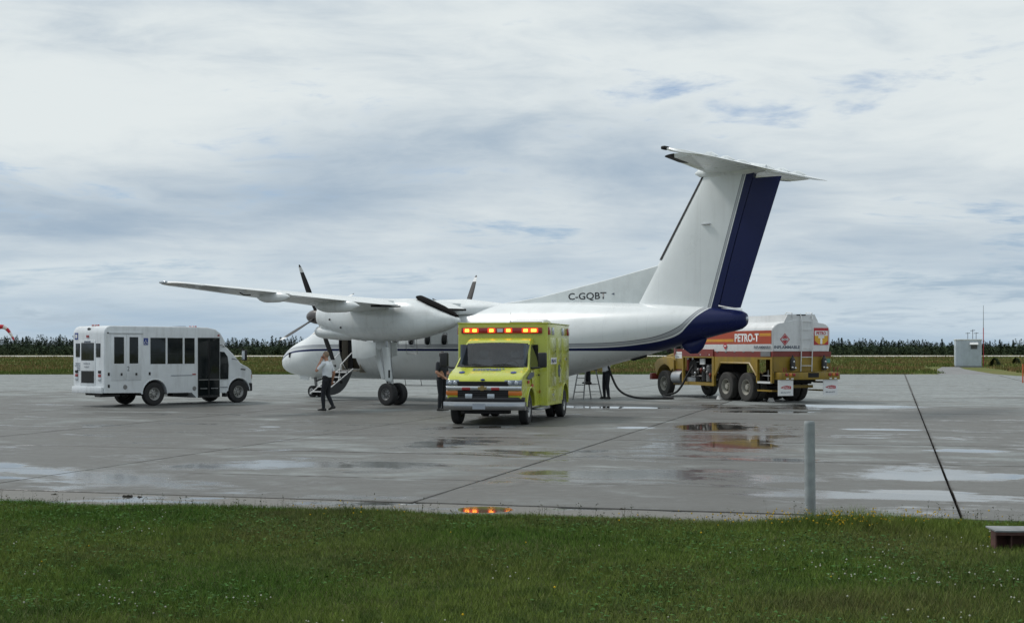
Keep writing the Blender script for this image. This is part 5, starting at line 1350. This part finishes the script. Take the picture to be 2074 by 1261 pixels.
MB().box(XR+.2, XR+.35, -.62, .58, .52, .62).build('rear_crossbeam', TY, TR)
# chassis + cab
for y in (-.42, .42): MB().box(XR+.1, 6.7, y-.06, y+.06, .66, .92).build('frame_rail', M_['dark_metal'], TR)
MB().cyl((4.65, .95, .78), (5.35, .95, .78), .27, n=20).build('fuel_tank', M_['brushed_metal'], TR)
MB().cyl((4.65, -.95, .78), (5.35, -.95, .78), .27, n=20).build('fuel_tank', M_['brushed_metal'], TR)
CB = MB().prism([(4.30, 1.02), (4.30, 2.55), (4.45, 2.66), (5.15, 2.64), (5.3, 2.5), (5.48, 1.86), (5.48, 1.02)], -1.02, 1.02).build('cab', TRD, TR, .06, segs=3)
for sg in (-1, 1):
    f = lambda a, b: sorted((sg*a, sg*b))
    d = MB().prism([(4.42, 1.10), (5.42, 1.10), (5.42, 1.62), (4.42, 1.62)], *f(1.01, 1.035)).build('door', TY, CB, .006)
    MB().prism([(4.46, 1.90), (5.36, 1.90), (5.22, 2.42), (4.50, 2.46)], *f(1.01, 1.03)).build('door_window', M_['dark_glass'], CB)
    MB().box(4.52, 5.28, *f(1.035, 1.04), 1.66-.14, 1.66+.02).build('door_sign', M_['plain_white'], d)
    text('door_lettering', '816', d, (5.18, 1.0425, 1.55) if sg > 0 else (4.95, -1.0425, 1.55), (-sg, 0, 0), (0, 0, 1), .07, .2, M_['letter_dark'], .01)
    MB().box(4.7, 5.2, *f(1.02, 1.045), 1.69, 1.78).build('door_band', M_['plain_white'], CB)
    MB().box(4.55, 5.4, *f(.75, 1.05), .50, .55).build('cab_step', TY, TR)
    # fender over the steer wheel
    fp = [(5.30, .95), (5.34, 1.12)]+arch(6.05, .62, .66, 140, 20, 12)+[(6.80, 1.0), (6.84, 1.34), (6.6, 1.5), (6.1, 1.58), (5.5, 1.56), (5.30, 1.45)]
    MB().prism(fp, *f(.66, 1.10)).build('fender', TY, TR, .05, segs=2, bsel=lambda e: min(v.co.z for v in e.verts) > 1.25)
    MB().tube([(6.86, sg*.88, 1.22), (6.9, sg*.88, 1.22)], .09, 12).build('headlight', M_['clear_lens'], TR)
    MB().tube([(5.3, sg*1.02, 2.2), (5.42, sg*1.25, 2.2), (5.42, sg*1.25, 1.8)], .014, 6).build('mirror_arm', M_['dark_metal'], CB)
    MB().box(5.40, 5.44, sg*1.25-.1, sg*1.25+.1, 1.75, 2.15).build('mirror', M_['dark_metal'], CB, .01)
MB().prism([(5.46, .95), (5.46, 1.84), (6.2, 1.72), (6.75, 1.62), (6.85, 1.5), (6.85, .95)], -.66, .66).build('hood', TY, TR, .06, segs=3)
MB().box(6.85, 6.88, -.5, .5, 1.0, 1.48).build('grille', M_['dark_metal'], TR)
MB().add([(5.49, -.9, 1.9), (5.49, .9, 1.9), (5.33, .86, 2.45), (5.33, -.86, 2.45)], [(0, 1, 2, 3)]).build('windshield', M_['dark_glass'], CB)
MB().box(6.88, 7.06, -1.22, 1.22, .66, .92).build('front_bumper', M_['truck_red'], TR, .02)
tm, rm, hm = wheel_mesh(.52, .28, .285, .16)
TWH = (tm.mesh('wheel', mat('tyre_dusty', (.045, .043, .04), .85, var=.25, scale=5, bump=.2), angle=30), rm.mesh('rim', M_['rim_dusty']), hm.mesh('hub', [M_['dark_metal'], M_['matte_black']]))
for sg in (-1, 1):
    for x in (0, 1.36):
        add_wheel(TR, x, sg*1.04, .52, sg, TWH); add_wheel(TR, x, sg*.72, .52, sg, TWH)
    w = add_wheel(TR, 6.066, sg*1.0, .52, -sg if False else sg, TWH)
for x in (0, 1.36, 6.066): MB().cyl((x, -.95, .52), (x, .95, .52), .08).build('axle', M_['dark_metal'], TR)
# white wedges added to stand for sky glints on the ground under the tandem
for i, (x, y) in enumerate(((2.02, 1.0), (-.62, .5))):
    c = MB().prism([(x-.13, 0.002), (x+.13, 0.002), (x+.02, .15)], y-.09, y+.09).build('glint_wedge', M_['plain_white'], None, .01)
    c.location = TR.location; c.rotation_euler = TR.rotation_euler
    tag(c, ('white wedge for a sky glint in front of the tanker twin axle', 'white wedge for a sky glint behind the tanker rear axle')[i], 'sky glint', 'sky glints under the tanker')
# delivery hose from the pump cabinet across the apron to the refueller
def tw(x, y, z):
    p = Matrix.Rotation(math.radians(113.0), 3, 'Z') @ Vector((x, y, z)); return (p.x+9.471, p.y+50.028, p.z)
hp = [tw(3.9, .95, 1.35), tw(3.95, 1.12, 1.1), tw(4.0, 1.32, .75), tw(4.1, 1.45, .45), tw(4.3, 1.6, .2), tw(4.7, 1.9, .06), (6.05, 51.9, .04), (5.2, 51.6, .04), (4.75, 51.5, .06), (4.4, 51.55, .13), (4.12, 51.62, .26), (3.92, 51.75, .48), (3.75, 51.8, .85), (3.6, 51.55, 1.25), (3.45, 51.2, 1.6)]
def smooth(pts, k=6):
    P = [Vector(p) for p in pts]; out = []
    for i in range(len(P)-1):
        a, b, c, d = P[max(i-1, 0)], P[i], P[i+1], P[min(i+2, len(P)-1)]
        for j in range(k):
            t = j/k; out.append(.5*((2*b)+(c-a)*t+(2*a-5*b+4*c-d)*t*t+(3*b-a-3*c+d)*t**3))
    return out+[P[-1]]
tag(MB().tube(smooth(hp), .042, 10).build('fuel_hose', M_['black_rubber']), 'black fuel hose running from the tanker along the ground', 'hose')
# ================================================================== people
def blob(parts, name, voxel=.014):
    """fuse overlapping closed shapes into one continuous skin"""
    me = parts.mesh(name+'_raw', [])
    o = link(name+'_raw', me); r = o.modifiers.new('r', 'REMESH'); r.mode = 'VOXEL'; r.voxel_size = voxel
    s = o.modifiers.new('s', 'SMOOTH'); s.factor = .5; s.iterations = 3
    dg = bpy.context.evaluated_depsgraph_get(); out = bpy.data.meshes.new_from_object(o.evaluated_get(dg))
    bpy.data.objects.remove(o); out.name = name
    return out
def limb(b, pts, rad, n=12):
    P = [Vector(p) for p in pts]; q = smooth(P, 4); m = len(q)
    rr = [rad[min(int(i/4), len(rad)-1)]*(1-(i % 4)/4)+rad[min(int(i/4)+1, len(rad)-1)]*((i % 4)/4) for i in range(m)]
    b.tube(q, rr, n); b.ball(q[0], rr[0], 10, 8); b.ball(q[-1], rr[-1], 10, 8)
def hand(b, wrist, d, side, curl=.5):
    """palm, four fingers and a thumb leaving the side of the palm"""
    w = Vector(wrist); d = Vector(d).normalized(); s = Vector(side).normalized(); s = (s-d*s.dot(d)).normalized(); nrm = d.cross(s)
    pc = w+d*.05
    b.tube([w, w+d*.04, w+d*.09], [.026, .036, .034], 10)
    for k in (-1, 1): b.tube([w+s*k*.012+d*.01, w+d*.09+s*k*.022], [.02, .019], 8)
    for i, (o, L) in enumerate(((-.030, .062), (-.010, .075), (.010, .070), (.029, .055))):
        base = w+d*.085+s*o; k1 = base+d*L*.45+nrm*L*.25*curl; k2 = k1+d*L*.30+nrm*L*.45*curl; k3 = k2+d*L*(.25-.2*curl)+nrm*L*.4*curl
        b.tube([base, k1, k2, k3], [.0105, .010, .0095, .008], 8)
    t0 = w+d*.03-s*.03; b.tube([t0, t0-s*.03+d*.03+nrm*.01, t0-s*.035+d*.065+nrm*.02], [.014, .012, .010], 8)
def person(name, loc, rz, J, hair, cols, label, raised=None, extra=None, bald=False):
    """J: joint dictionary in metres, person faces +X, Y to the left"""
    root = empty(name, loc, rz, label=label, cat='person')
    b = MB(); g = lambda k: Vector(J[k])
    pel, ch, nk, hd = g('pelvis'), g('chest'), g('neck'), g('head')
    # torso
    rings = []
    fwd = Vector(J.get('fwd', (1, 0, 0)))
    sidev = Vector((0, 0, 1)).cross(fwd).normalized()
    for t, w, dp in ((-.12, .13, .11), (0., .175, .135), (.25, .17, .135), (.5, .175, .14), (.75, .20, .14), (.95, .205, .125), (1.1, .13, .09), (1.18, .07, .065)):
        c = pel+(ch-pel)*t; rings.append([c+sidev*(w*math.cos(2*PI*j/18))+fwd*(dp*math.sin(2*PI*j/18)) for j in range(18)])
    b.loft(rings)
    b.tube([ch+(nk-ch)*.3, nk, hd-(hd-nk)*.35], [.075, .058, .056], 12)
    # head with face
    hf = Vector(J.get('look', fwd)).normalized(); hs = Vector((0, 0, 1)).cross(hf).normalized(); hu = hf.cross(hs)
    M = Matrix((hf, hs, hu)).transposed().to_4x4(); M.translation = hd
    b.ball((0, 0, .012), (.098, .076, .112), 18, 14, M); b.ball((.028, 0, -.055), (.066, .056, .066), 14, 10, M)
    b.tube([M @ Vector((.092, 0, .02)), M @ Vector((.112, 0, -.015)), M @ Vector((.098, 0, -.03))], [.010, .017, .012], 8)
    for k in (-1, 1): b.ball((-.005, k*.078, -.005), (.022, .012, .032), 8, 8, M)
    b.ball((.082, 0, -.068), (.02, .028, .012), 8, 6, M)
    # limbs
    for k in ('l', 'r'):
        s = 1 if k == 'l' else -1
        sh, el, wr = g(k+'sh'), g(k+'el'), g(k+'wr')
        limb(b, [sh, (sh+el)/2, el], [.066, .056, .046]); limb(b, [el, el+(wr-el)*.4, wr], [.046, .046, .030])
        hand(b, wr, (wr-el) if k+'hd' not in J else Vector(J[k+'hd']), J.get(k+'hs', (1, 0, 0)), J.get('curl', .6))
        hp_, kn, an, to = g(k+'hip'), g(k+'kn'), g(k+'an'), g(k+'toe')
        limb(b, [hp_, hp_+(kn-hp_)*.45, kn], [.105, .092, .068]); limb(b, [kn, kn+(an-kn)*.35, an], [.068, .070, .050])
        up = Vector((0, 0, 1)); fd = (to-an)
        heel = an-Vector((fd.x, fd.y, 0)).normalized()*.06+(to-an)*0; heel.z = an.z-.055+max(0, (an.z-.09))*.15
        b.tube([heel, an+(to-an)*.45-Vector((0, 0, .02)), to], [.042, .046, .032], 10); b.ball(to, (.036, .036, .03), 10, 6); b.ball(heel, .042, 10, 6)
    me = blob(b, 'body')
    mats = [cols['shirt'], cols['trousers'], M_['skin'], M_['shoe_black']]
    for m in mats: me.materials.append(m)
    # clothing zones by nearest bone
    segs = [('pelvis', 'pelvis', 1), ('pelvis', 'chest', 0), ('neck', 'head', 2), ('chest', 'neck', 0)]
    for k in ('l', 'r'):
        segs += [(k+'sh', k+'el', 0), (k+'el', k+'wr', 2 if not cols.get('long') else 0), (k+'hip', k+'kn', 1), (k+'kn', k+'an', 1), (k+'an', k+'toe', 3)]
    A = np.array([J[a] for a, _, _ in segs]); B = np.array([J[c] for _, c, _ in segs]); mi = [m for _, _, m in segs]
    n = len(me.polygons); cen = np.empty(n*3); me.polygons.foreach_get('center', cen); cen = cen.reshape(-1, 3)
    AB = B-A; L = (AB**2).sum(1); L[L == 0] = 1
    t = np.clip(((cen[:, None]-A[None])*AB[None]).sum(2)/L[None], 0, 1)
    D = np.sqrt(((cen[:, None]-(A[None]+t[:, :, None]*AB[None]))**2).sum(2))
    k = D.argmin(1); idx = np.array(mi)[k]
    tt = t[np.arange(n), k]
    nm = [s for s in segs]
    for i in range(n):
        a, c, m = nm[k[i]]
        if a == 'pelvis' and c == 'chest' and tt[i] < .12: idx[i] = 1
        if (a, c) == ('chest', 'neck') and tt[i] > .75: idx[i] = 2
        if c in ('lel', 'rel') and tt[i] > .82 and not cols.get('long'): idx[i] = 2
        if m == 3 and cen[i][2] > J[a][2]+.02: idx[i] = 1
        if c in ('lan', 'ran') and cen[i][2] < J[c][2]-.03: idx[i] = 3
        if c in ('lwr', 'rwr') and tt[i] > .97: idx[i] = 2
    me.polygons.foreach_set('material_index', idx.astype(np.int32)); me.polygons.foreach_set('use_smooth', [True]*n); me.update()
    bo = link('body', me, root)
    # belt, hair, eyes
    hb = MB(); hb.ball((-.012, 0, .030), (.100, .083, .106), 18, 12, M)
    hb.v = [v for v in hb.v]
    keep = []
    Mi = M.inverted()
    for f in hb.f:
        c = sum((Mi @ Vector(hb.v[i]) for i in f), Vector())/len(f); keep.append(c.z > .055-.02*(c.x < 0) and c.x < .075 or (c.x < -.005 and c.z > -.05 and not bald) or (c.x < .02 and c.z > .02))
    hb.f = [f for f, q in zip(hb.f, keep) if q]; hb.m = [0]*len(hb.f)
    hb.build('hair', hair, root)
    for q in (-1, 1): MB().ball((.086, q*.032, .018), (.012, .015, .009), 8, 6, M).build('eye', M_['letter_dark'], root)
    bl = [pel+(ch-pel)*.10+sidev*(.181*math.cos(2*PI*j/24))+fwd*(.141*math.sin(2*PI*j/24)) for j in range(25)]
    MB().tube(bl, .014, 6).build('belt', M_['shoe_black'], root)
    if extra: extra(root)
    return root
TD, SD, SW = M_['trousers_dark'], M_['shirt_dark'], M_['shirt_white']
def base(H=1.80):
    return dict(pelvis=(0, 0, .97), chest=(.02, 0, 1.42), neck=(.015, 0, 1.53), head=(.035, 0, 1.665), lsh=(0, .20, 1.43), rsh=(0, -.20, 1.43), lel=(-.03, .26, 1.13), rel=(-.03, -.26, 1.13), lwr=(.06, .27, .88), rwr=(.06, -.27, .88),
                lhip=(0, .095, .92), rhip=(0, -.095, .92), lkn=(.02, .10, .50), rkn=(.02, -.10, .50), lan=(-.01, .11, .09), ran=(-.01, -.11, .09), ltoe=(.16, .13, .035), rtoe=(.16, -.13, .035))
# walking man on the phone (faces left and a little away)
J = base(); J.update(lsh=(0, .20, 1.44), lel=(.20, .30, 1.22), lwr=(.14, .16, 1.50), lhd=(-.25, -.3, .8), lhs=(1, 0, 0), rel=(-.10, -.27, 1.15), rwr=(-.02, -.30, .90),
                     lkn=(.09, .09, .51), lan=(.07, .09, .09), ltoe=(.24, .10, .035), rkn=(.03, -.09, .50), ran=(-.15, -.09, .15), rtoe=(-.02, -.10, .04), pelvis=(0, 0, .96), chest=(.01, 0, 1.42), head=(.045, 0, 1.675), neck=(.02, 0, 1.54), look=(1, -.1, 0), curl=.8)
walker = person('person', (-5.63, 41.98, .012), math.radians(160), J, M_['hair_grey'], dict(shirt=SW, trousers=TD), 'person in white short-sleeved shirt and dark trousers walking with a phone')
ph = MB().box(-.012, .012, -.028, .028, -.06, .06).build('mobile_phone', M_['black_plastic'], None, .005)
ph.parent = None; ph.matrix_world = Matrix.Translation((-5.63, 41.98, .012)) @ Matrix.Rotation(math.radians(160), 4, 'Z') @ Matrix.Translation((.105, .105, 1.60)) @ Matrix.Rotation(math.radians(-15), 4, 'X') @ Matrix.Rotation(PI/2, 4, 'Z')
tag(ph, 'small black mobile phone held to the walking person\'s ear', 'phone')
# attendant in dark uniform beside the ambulance
J = base(); J.update(rel=(.02, -.30, 1.16), rwr=(.20, -.16, 1.02), lel=(.02, .30, 1.16), lwr=(.22, .15, 1.03), lhs=(0, -1, .3), rhs=(0, 1, .3))
person('person', (-2.14, 41.9, .012), math.radians(-30), J, M_['hair_dark'], dict(shirt=SD, trousers=TD), 'person in dark uniform with bare forearms standing behind the ambulance mirror')
# refueller under the rear fuselage, reaching up
J = base(); J.update(lel=(.26, .24, 1.55), lwr=(.42, .18, 1.78), rel=(.24, -.24, 1.45), rwr=(.45, -.16, 1.55), lkn=(.03, .13, .50), lan=(.0, .17, .09), ltoe=(.16, .2, .035), rkn=(.03, -.14, .50), ran=(-.02, -.18, .09), rtoe=(.14, -.22, .035), look=(1, 0, .35))
person('person', (3.55, 51.87, .012), math.radians(205), J, M_['hair_dark'], dict(shirt=SW, trousers=TD, long=True), 'person in white shirt and dark trousers standing under the rear fuselage by the hose')
# mechanic on the step ladder, upper body behind the fuselage
J = base(); J.update(lel=(.24, .26, 1.25), lwr=(.40, .2, 1.45), rel=(.24, -.26, 1.25), rwr=(.40, -.2, 1.45))
person('person', (2.86, 51.9, .575), math.radians(200), J, M_['hair_dark'], dict(shirt=SD, trousers=TD), 'person in dark trousers standing on the step ladder under the fuselage')

# ------------------------------------------------------------------ step ladder: two splayed frames
LD = empty('step_ladder', (2.76, 51.87, .002), math.radians(6), label='aluminium step ladder standing open under the rear fuselage', cat='ladder')
def frame(x0, x1, xt0, xt1, zt, y):
    for a, b_ in ((x0, xt0), (x1, xt1)): MB().prism([(a-.022, 0), (a+.022, 0), (b_+.022, zt), (b_-.022, zt)], y-.03, y+.03).build('rail', M_['dull_metal'], LD)
frame(-.50, -.10, -.30, -.02, 1.10, -.18); frame(.24, .66, .08, .42, 1.12, .16)
for z in (.27, .54, .80, 1.0):
    k = z/1.10; MB().box(-.50+.20*k, -.10+.08*k, -.215, -.145, z-.015, z+.015).build('step', M_['dull_metal'], LD)
for z in (.28, .56):
    k = z/1.12; MB().box(.24-.16*k, .66-.24*k, .13, .19, z-.012, z+.012).build('crossbar', M_['dull_metal'], LD)
MB().box(-.02, .38, -.15, .20, .545, .572).build('platform', M_['dark_metal'], LD)
MB().box(-.32, .44, -.22, .22, 1.09, 1.12).build('top_cap', M_['dark_metal'], LD)

# ------------------------------------------------------------------ post in the lawn
M_POST = mat('post_paint', (.27, .295, .30), .65, var=.18, scale=7, bump=.25, bscale=60, grime=.35)
b = MB(); prof = [(.060, -.1), (.060, .9), (.0605, 1.05), (.057, 1.075), (.050, 1.085), (.043, 1.075), (.041, 1.03), (.001, 1.03)]
b.lathe([(r, z) for r, z in prof], 24, Matrix.Rotation(PI/2, 4, 'X'))
PO = b.build('post', M_POST); PO.location = (3.335, 15.42, 0); PO.rotation_euler = (.0, math.radians(-.6), 0)
tag(PO, 'weathered grey pipe post standing at the lawn edge', 'post')
# ------------------------------------------------------------------ rusty steel beam at the right edge
M_RUST = mat('rusty_steel', (.075, .032, .026), .85, var=.4, scale=9, bump=.4, bscale=50)
M_SLABT = mat('beam_top', (.20, .215, .22), .7, var=.25, scale=6, bump=.2)
BE = empty('steel_beam', (4.51, 12.86, -.01), math.radians(-4), label='low rusty steel beam with grey top lying in the grass at the right', cat='beam')
MB().box(-.006, 1.49, -.014, .33, .195, .212).build('top_plate', M_SLABT, BE, .004)
MB().box(.0, 1.48, .15, .17, .02, .195).build('web', M_RUST, BE)
MB().box(.0, 1.48, .0, .33, .0, .02).build('bottom_flange', M_RUST, BE, .003)
MB().box(.0, 1.48, -.012, .0, .165, .195).build('lip', M_RUST, BE)
for x in (.0, .14, .60, 1.1): MB().box(x, x+.014, .01, .15, .02, .195).build('stiffener', M_RUST, BE)
# ------------------------------------------------------------------ windsock at the far left
WS = empty('windsock', (-77.9, 210., 0), label='red and white striped windsock drooping at the left edge', cat='windsock')
MB().tube([(-.25, 0, 0), (-.25, 0, 5.6)], [.08, .05], 8).build('pole', M_['plain_white'], WS)
pts = smooth([(-.1, 0, 5.25), (.5, 0, 5.22), (1.0, 0, 4.9), (1.45, 0, 4.35), (1.85, 0, 3.7), (2.05, 0, 3.25)], 4); rad = np.linspace(.36, .12, len(pts))
M_WR = mat('sock_red', (.55, .03, .05), .8); M_WW = mat('sock_white', (.75, .68, .68), .8)
nb = 5; per = (len(pts)-1)//nb
for i in range(nb):
    a, z = i*per, (i+1)*per if i < nb-1 else len(pts)-1
    MB().tube(pts[a:z+1], list(rad[a:z+1]), 14, cap=False).build('sock_band', M_WR if i % 2 == 0 else M_WW, WS)
MB().tube([(-.25, 0, 5.25), (-.1, 0, 5.25)], .05, 6).build('swivel', M_['dull_metal'], WS)
# ------------------------------------------------------------------ equipment shed with antennas
M_SHED = mat('shed_metal', (.45, .50, .55), .5, var=.08, scale=1.5, grime=.1)
SH = empty('equipment_shed', (48.75, 147.5, -.07), math.radians(-14), label='small pale grey metal equipment shed with aerials on its roof', cat='shed')
MB().box(-1.32, 1.32, -1.0, 1.4, .12, 2.92).build('wall', M_SHED, SH, .06, segs=3)
for i in range(13): MB().box(-1.25+.2*i, -1.19+.2*i, -1.012, -.995, .2, 2.7).build('wall_rib', M_SHED, SH)
MB().box(-1.38, 1.38, -1.06, 1.46, 2.88, 3.0).build('roof', M_['tank_white'], SH, .03)
MB().box(-1.36, 1.36, -1.04, 1.44, .0, .14).build('base_skid', M_['dull_metal'], SH)
h_ = MB().prism([(-1.0, 2.35), (-1.55, 2.35), (-1.55, 2.45), (-1.0, 2.68)], .10, .95, Matrix.Rotation(0, 4, 'Z'))
hd_ = MB().add([(.10, -1.0, 2.68), (.95, -1.0, 2.68), (.95, -1.32, 2.45), (.10, -1.32, 2.45), (.10, -1.32, 2.40), (.95, -1.32, 2.40), (.10, -1.0, 2.40), (.95, -1.0, 2.40)], [(0, 1, 2, 3), (3, 2, 5, 4), (0, 3, 4, 6), (1, 7, 5, 2)]).build('vent_hood', M_['plain_white'], SH)
lv = MB().box(.2, .86, -1.03, -1.0, 1.95, 2.38).build('louvre', M_['dark_metal'], SH)
for k in range(5): MB().box(.2, .86, -1.05, -1.03, 1.97+.085*k, 2.0+.085*k).build('slat', M_['dull_metal'], lv)
MB().box(-1.345, -1.32, -.6, .4, .2, 2.3).build('door', M_SHED, SH)
for (x, h) in ((.0, .72), (.5, 1.05), (.85, .72)):
    a = MB().tube([(x, .2, 3.0), (x, .2, 3.0+h)], .03, 6).build('aerial', M_['dark_metal'], SH)
    MB().tube([(x-.24, .2, 3.0+h*.85), (x+.24, .2, 3.0+h*.9)], .03, 6).build('cross_arm', M_['dark_metal'], a)
ma = empty('radio_mast', (50.3, 147.2, -.07), label='tall thin radio mast beside the equipment shed', cat='mast')
MB().tube([(0, 0, 0), (0, 0, 4.2)], .045, 6).build('lower_pole', M_['sign_red'], ma); MB().tube([(0, 0, 4.2), (0, 0, 6.6)], [.035, .02], 6).build('upper_whip', M_['dull_metal'], ma)
# bush at the shed corner and low shrubs
rs2 = np.random.RandomState(8)
for i, (x, y, h, lb_) in enumerate(((51.3, 146.5, .95, 'dark leafy bush at the right corner of the shed'), (64., 175., .8, 'low dark shrub in the field right of the shed'))):
    r_ = empty('bush', (x, y, -.07), label=lb_, cat='bush'); P, c = conifer(h, h*.75, 260, rs2, 1.); o = tri_cloud('foliage', P, c, M_NEEDLE, None, None, parent=r_); del o['kind']
    MB().tube([(0, 0, 0), (.02, 0, h*.6)], [.04, .015], 5).build('stem', M_BARK, r_)
# orange marker stake
MB_ = MB().tube([(0, 0, 0), (0, 0, 1.05)], .035, 8).build('marker_stake', mat('stake_orange', (.55, .10, .03), .6)); MB_.location = (28.42, 76.75, 0)
tag(MB_, 'thin orange marker stake at the right edge of the apron', 'stake')
# clods of soil on the apron edge
M_SOIL = mat('soil', (.028, .024, .02), .95, bump=.5)
rs3 = random.Random(5)
for i, (px, py, s, lb_) in enumerate(((110, 999, .03, 'small dark soil clod at the apron edge far left'), (258, 1003, .045, 'largest dark soil clod on the apron edge left'), (283, 1004, .03, 'soil clod just right of the largest one'), (690, 1011, .03, 'flat dark soil clod at the apron edge before the ambulance'), (1262, 1029, .035, 'dark soil clod at the gutter right of centre'))):
    d = 2794*1.89/(py-706.2); b = MB()
    for k in range(6): b.ball((rs3.uniform(-s, s), rs3.uniform(-s*.6, s*.6), s*.25), (s*rs3.uniform(.4, .7), s*rs3.uniform(.4, .7), s*rs3.uniform(.3, .55)), 8, 6)
    o = link('soil_clod', blob(b, 'soil_clod', .006), None, ((px-1037)*d/2794, d, -.02)); o.data.materials.append(M_SOIL); tag(o, lb_, 'soil clod')
